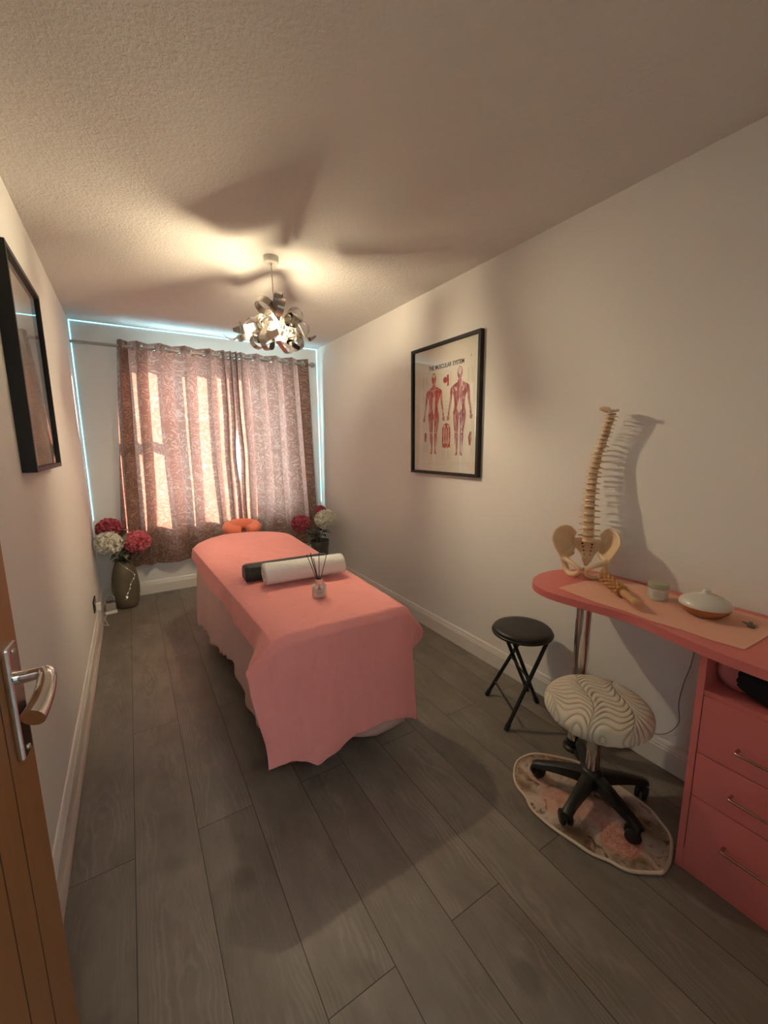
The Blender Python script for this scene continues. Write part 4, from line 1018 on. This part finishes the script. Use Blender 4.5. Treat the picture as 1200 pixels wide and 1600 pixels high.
# sacrum
bm = bmesh.new()
def sac(u, v):
    w = interp(v, [(0, .056), (.15, .060), (.35, .050), (.65, .028), (.85, .018), (1, .005)]); x = (u-.5)*2*w; zz = .154 - .116*v; y = .028 + .055*math.sin(PI*v*.85) - .02*v
    return S(x+.001, y, zz + .008*(1-abs(2*u-1))*(1-v))
grid(bm, 20, 24, sac); sc_ = obj('sacrum', bm, M_bone, spn, True); sd_ = sc_.modifiers.new('s', 'SOLIDIFY'); sd_.thickness = .014; sd_.offset = 0
bm = bmesh.new()
for i in range(4):
    for s in (1, -1):
        vv = .16 + i*.155; w = interp(vv, [(0, .052), (.25, .050), (.6, .026), (.85, .011)]); c0 = S(s*(.020-.0028*i)+.001, .028+.055*math.sin(PI*vv*.85)-.02*vv-.0085, .154-.116*vv)
        for v in bmesh.ops.create_icosphere(bm, subdivisions=2, radius=.0046-.0006*i)['verts']: v.co = c0 + v.co
obj('sacral_opening', bm, mat('dark_recess', (.06, .03, .015), .8), sc_, True)
def hip(s):
    bm = bmesh.new()
    # ilium: fan shaped wing between the sacrum side and the crest
    inner = [(.052, .050, .148), (.050, .056, .128), (.049, .056, .108), (.056, .040, .090), (.066, .020, .078)]
    outer = [(.050, .060, .178), (.074, .040, .206), (.102, .010, .210), (.124, -.022, .194), (.130, -.044, .162), (.118, -.046, .130), (.106, -.032, .102), (.096, -.012, .078)]
    I = catmull([Vector(p) for p in inner], 8); O = catmull([Vector(p) for p in outer], 6)
    def at(L_, t): i = t*(len(L_)-1); k = int(i); k2 = min(k+1, len(L_)-1); return L_[k].lerp(L_[k2], i-k)
    def f(u, v):
        a = at(I, u); b = at(O, u); p = a.lerp(b, v); p.y += .024*math.sin(PI*v)*math.sin(PI*min(1, u*1.1))
        return S(s*p.x, p.y, p.z)
    V = grid(bm, 30, 14, f)
    bmesh.ops.recalc_face_normals(bm, faces=bm.faces[:])
    ret = bmesh.ops.solidify(bm, geom=bm.faces[:], thickness=.0055)
    def T(P_): return [S(s*x, y, zz) for x, y, zz in P_]
    tube(bm, catmull(T(outer), 5), .0048, 8)                                                                   # crest
    tube(bm, catmull(T([(.058, .034, .094), (.074, .010, .084), (.088, -.006, .080), (.086, -.008, .062)]), 6), [.015]*19, 10)   # acetabulum
    tube(bm, catmull(T([(.084, -.010, .076), (.062, -.038, .070), (.036, -.060, .060), (.012, -.070, .046)]), 6), [.0145-.0045*min(1, k/10) for k in range(19)], 10)   # superior ramus
    tube(bm, catmull(T([(.012, -.070, .050), (.014, -.064, .030), (.030, -.048, .014), (.048, -.030, .0075), (.066, -.010, .012), (.078, .002, .032), (.085, -.004, .062)]), 6), [.0095+.004*min(1, k/18) for k in range(37)], 10)   # ischium ring
    o = obj('hip_bone', bm, M_bone, spn, True)
    rm = o.modifiers.new('r', 'REMESH'); rm.mode = 'VOXEL'; rm.voxel_size = .002; rm.use_smooth_shade = True
    sm = o.modifiers.new('sm', 'SMOOTH'); sm.iterations = 4; sm.factor = .5
hip(1); hip(-1)
bm = bmesh.new(); tube(bm, [S(-.010, -.070, .046), S(.010, -.070, .046)], .0085, 10); obj('pubic_disc', bm, M_disc, spn, True)

# ------------------------------------------------------------------ folding stool
fs = tag(empty('folding_stool', (1.885, 1.265, 0), 0), 'black folding stool with a round padded seat by the baseboard', 'stool')
FZ = .452
obj('seat', lbm([(0, FZ-.004), (.10, FZ-.003), (.132, FZ-.008), (.142, FZ-.017), (.139, FZ-.027), (0, FZ-.027)], 48), M_vinyl, fs, True)
obj('seat_rim', lbm([(0, FZ-.040), (.136, FZ-.040), (.146, FZ-.036), (.148, FZ-.029), (.143, FZ-.024), (.12, FZ-.024), (0, FZ-.028)], 48), M_black_metal, fs, True)
A_, B_ = Vector((1.828, 1.433, 0)), Vector((1.701, 1.185, 0))
C_, D_ = Vector((2.050, 1.345, 0)), Vector((2.005, 1.245, 0))
ctr = Vector((1.885, 1.265, 0)); ax = (B_-A_).normalized(); cr = Vector((-ax.y, ax.x, 0)); 
if cr.x < 0: cr = -cr
def leg(a, top, rr=.0095):
    bm = bmesh.new(); a = a - ctr; t = top; tube(bm, [a + (t-a)*.012, t], rr, 12); obj('leg', bm, M_black_metal, fs, True, 40)
    d = (t-a).normalized(); bm = bmesh.new(); tube(bm, [a + Vector((0, 0, .001)), a + d*.035], [.012, .0125], 12); obj('rubber_foot', bm, M_black_plastic, fs.children[-1], True, 40)
topR = cr*.085 + Vector((0, 0, FZ-.04)); topL = -cr*.075 + Vector((0, 0, FZ-.04))
tA, tB = topR - ax*.095, topR + ax*.095; tC, tD = topL - ax*.072, topL + ax*.072
leg(A_, tA); leg(B_, tB); leg(C_, tC); leg(D_, tD)
def bar(p, q, name='crossbar', r=.006):
    bm = bmesh.new(); tube(bm, [p, q], r, 10); obj(name, bm, M_black_metal, fs, True, 40)
def on(a, t, f): a = a-ctr; return a + (t-a)*f
bar(on(A_, tA, .20), on(B_, tB, .20)); bar(on(C_, tC, .20), on(D_, tD, .20)); bar(tA, tB); bar(tC, tD); bar(on(A_, tA, .56), on(B_, tB, .56), 'hinge_bar', .004)

# ------------------------------------------------------------------ rug
rp = [(1.531, .993), (1.577, 1.021), (1.631, 1.026), (1.689, 1.010), (1.739, .963), (1.778, .918), (1.800, .885), (1.822, .805), (1.824, .70), (1.821, .609), (1.798, .558), (1.759, .502), (1.674, .468), (1.612, .460), (1.583, .473), (1.519, .522), (1.498, .571), (1.472, .616), (1.460, .672), (1.446, .732), (1.441, .783), (1.445, .838), (1.469, .885), (1.478, .929), (1.50, .965)]
rcen = (1.635, .75)
def rug_mat():
    m = mat('floral_rug', (.5, .4, .33), .95); n = N(m); v = n.coord()
    a = n.noise(v, 9, 3, .55, .6); b = n.noise(v, 22, 3, .6, .8)
    c = n.ramp(a, [(.36, (.20, .125, .075)), (.47, (.42, .30, .225)), (.62, (.58, .45, .38))])
    c = n.mix(n.ramp(b, [(.56, (0,0,0)), (.66, (1,1,1))]), c, (.12, .065, .035))
    for i, (x, y, r, col) in enumerate(((-.075, .045, .085, (.62, .25, .17)), (.0, -.055, .075, (.60, .23, .18)), (-.03, -.155, .08, (.52, .08, .07)), (-.03, .16, .06, (.58, .28, .19)), (.09, .07, .05, (.50, .28, .22)))):
        cm = n.add('ShaderNodeVectorMath', operation='DISTANCE'); n.link(v, cm.inputs[0]); cm.inputs[1].default_value = (x, y, .006)
        dis = n.math('ADD', cm.outputs['Value'], n.math('MULTIPLY', n.math('SUBTRACT', b, .5), .05))
        mk = n.ramp(n.math('DIVIDE', dis, r), [(.72, (1,1,1)), (.9, (0,0,0))])
        sw = n.math('MULTIPLY_ADD', n.math('SINE', n.math('MULTIPLY', n.math('ADD', dis, n.math('MULTIPLY', b, .10)), 230.)), .30, .45)
        rose = n.mix(sw, col, (.66, .43, .34)); c = n.mix(n.math('MULTIPLY', mk, .7), c, rose)
    n.link(c, n.b.inputs['Base Color']); n.bump(n.noise(v, 600, 2), .6, .003); return m
RC = catmull([(x-rcen[0], y-rcen[1], 0) for x, y in rp], 5, True)
rug = tag(empty('rug', (rcen[0], rcen[1], 0), 0), 'small oval rug with faded roses and a cream edge under the stool', 'rug')
bm = bmesh.new(); prism(bm, [(p.x*.972, p.y*.975) for p in RC], .0005, .007); obj('pile', bm, rug_mat(), rug)
bm = bmesh.new(); tube(bm, [Vector((p.x*.98, p.y*.984, .0062)) for p in RC] + [Vector((RC[0].x*.98, RC[0].y*.984, .0062))], .0055, 8, False); obj('binding', bm, mat('cream_binding', (.62, .49, .38), .9), rug, True)

# ------------------------------------------------------------------ cream wheeled stool
CS = Vector((1.690, .757, 0))
cs = tag(empty('swivel_stool', CS, 0), 'wheeled stool with a cream quilted cover and black star base', 'stool')
def quilt():
    m = mat('cream_quilted_velvet', (.66, .58, .46), .8); n = N(m); v = n.coord(); n.b.inputs['Sheen Weight'].default_value = .3
    rot = n.add('ShaderNodeVectorRotate', rotation_type='Z_AXIS'); n.link(v, rot.inputs['Vector']); rot.inputs['Angle'].default_value = .9
    x, y, z = n.sep(rot.outputs[0])
    warp = n.math('MULTIPLY', n.math('SINE', n.math('MULTIPLY', y, 20.)), .020)
    xs = n.math('ADD', n.math('DIVIDE', n.math('ADD', x, warp), .125), .35)
    cell = n.math('FLOOR', xs); fr_ = n.math('SUBTRACT', n.math('SUBTRACT', xs, cell), .5)
    par = n.math('SUBTRACT', n.math('MULTIPLY', n.math('MODULO', n.math('ADD', cell, 20.), 2.0), 2.0), 1.0)
    curve = n.math('ADD', n.math('MULTIPLY', fr_, .085), n.math('MULTIPLY', n.math('SINE', n.math('MULTIPLY', fr_, 2*PI)), -.022))
    ph = n.math('MULTIPLY', n.math('ADD', y, n.math('MULTIPLY', par, curve)), 2*PI/.0265)
    s = n.math('ABSOLUTE', n.math('SINE', n.math('MULTIPLY', ph, .5)))
    s = n.math('POWER', s, .5)
    edge = n.ramp(n.math('ABSOLUTE', fr_), [(.46, (1,1,1)), (.5, (.2,.2,.2))])
    h = n.math('MULTIPLY', s, edge)
    n.bump(h, 1.0, .007); n.link(n.mix(n.math('MULTIPLY', n.math('SUBTRACT', 1.0, h), .45), (.70, .62, .49), (.44, .37, .28)), n.b.inputs['Base Color']); return m
QZ = .385
bm = bmesh.new(); prof = [(0, QZ+.047), (.05, QZ+.0465), (.10, QZ+.043), (.135, QZ+.036), (.163, QZ+.026), (.179, QZ+.007), (.183, QZ-.012), (.178, QZ-.030), (.164, QZ-.043), (.152, QZ-.047), (.14, QZ-.044), (0, QZ-.042)]
seg = 96; rings = []
cp = catmull([(r, 0, zz) for r, zz in prof], 4)
for q in cp:
    r, zz = q.x, q.z
    if r < 1e-4: rings.append([bm.verts.new((0, 0, zz))]); continue
    rings.append([bm.verts.new(((r*(1 + .012*math.sin(k*.9)*(1 if zz < QZ-.02 else 0)))*math.cos(2*PI*k/seg), r*math.sin(2*PI*k/seg)*(1 + .012*nz(k*.4, zz*9)), zz + (.003*nz(k*.6, 2) if zz < QZ-.02 else 0))) for k in range(seg)])
for a, b in zip(rings, rings[1:]):
    for k in range(seg):
        k2 = (k+1) % seg
        if len(a) == 1: bm.faces.new((a[0], b[k2], b[k]))
        elif len(b) == 1: bm.faces.new((a[k], a[k2], b[0]))
        else: bm.faces.new((a[k], a[k2], b[k2], b[k]))
tag(obj('seat', bm, quilt(), cs, True), 'round seat in a cream quilted cover')
obj('gas_column', lbm([(0, .10), (.024, .10), (.024, QZ-.06), (.03, QZ-.055), (.06, QZ-.052), (.06, QZ-.043), (0, QZ-.043)], 32), M_chrome, cs, auto=40)
obj('lever', (lambda b: (tube(b, [(-.02, .02, QZ-.055), (-.07, .10, QZ-.06), (-.09, .13, QZ-.065)], .0045, 8), b)[1])(bmesh.new()), M_black_plastic, cs, True)
obj('hub', lbm([(0, .062), (.030, .062), (.040, .072), (.042, .10), (.036, .118), (.027, .124), (.025, .124), (.025, .105), (0, .105)], 32), M_black_plastic, cs, auto=45)
cast = [(1.583, .928), (1.486, .722), (1.637, .543), (1.860, .650), (1.865, .925)]
for x, y in cast:
    d = Vector((x, y, 0)) - CS; L_ = .205; d = d.normalized(); s = Vector((-d.y, d.x, 0)); bm = bmesh.new(); A = []
    for t, w, zt, zb in ((.020, .028, .112, .066), (.06, .024, .108, .068), (.12, .020, .098, .066), (.17, .018, .086, .062), (.198, .019, .078, .058), (.214, .015, .070, .056)):
        A.append([bm.verts.new(d*t + s*w + Vector((0, 0, zb))), bm.verts.new(d*t + s*w*.86 + Vector((0, 0, zt-.004))), bm.verts.new(d*t + s*w*.4 + Vector((0, 0, zt))), bm.verts.new(d*t - s*w*.4 + Vector((0, 0, zt))), bm.verts.new(d*t - s*w*.86 + Vector((0, 0, zt-.004))), bm.verts.new(d*t - s*w + Vector((0, 0, zb)))])
    for a, b in zip(A, A[1:]):
        for k in range(6): bm.faces.new((a[k], a[(k+1) % 6], b[(k+1) % 6], b[k]))
    bm.faces.new(A[0][::-1]); bm.faces.new(A[-1]); arm = obj('base_arm', bm, M_black_plastic, cs, auto=50)
    on_rug = not (x > 1.84)
    c = d*.200; fl0 = .0075 if on_rug else .0005
    bm = bmesh.new(); tr_ = Vector((.7*d.x + .7*s.x, .7*d.y + .7*s.y, 0)).normalized(); ax_ = Vector((-tr_.y, tr_.x, 0)); off = tr_*-.012
    for sgn in (1, -1):
        q = Vector((0, 0, 1)).rotation_difference(ax_).to_matrix().to_4x4()
        lathe(bm, [(0, -.008), (.021, -.008), (.0255, -.005), (.0255, .005), (.021, .008), (0, .008)], 22, c + off + ax_*sgn*.0125 + Vector((0, 0, fl0+.0255)), q)
    tube(bm, [c + off + Vector((0, 0, fl0+.026)), c + off*.4 + Vector((0, 0, fl0+.045)), c + Vector((0, 0, .07))], [.007, .010, .009], 10)
    obj('caster', bm, M_black_plastic, arm, auto=45)
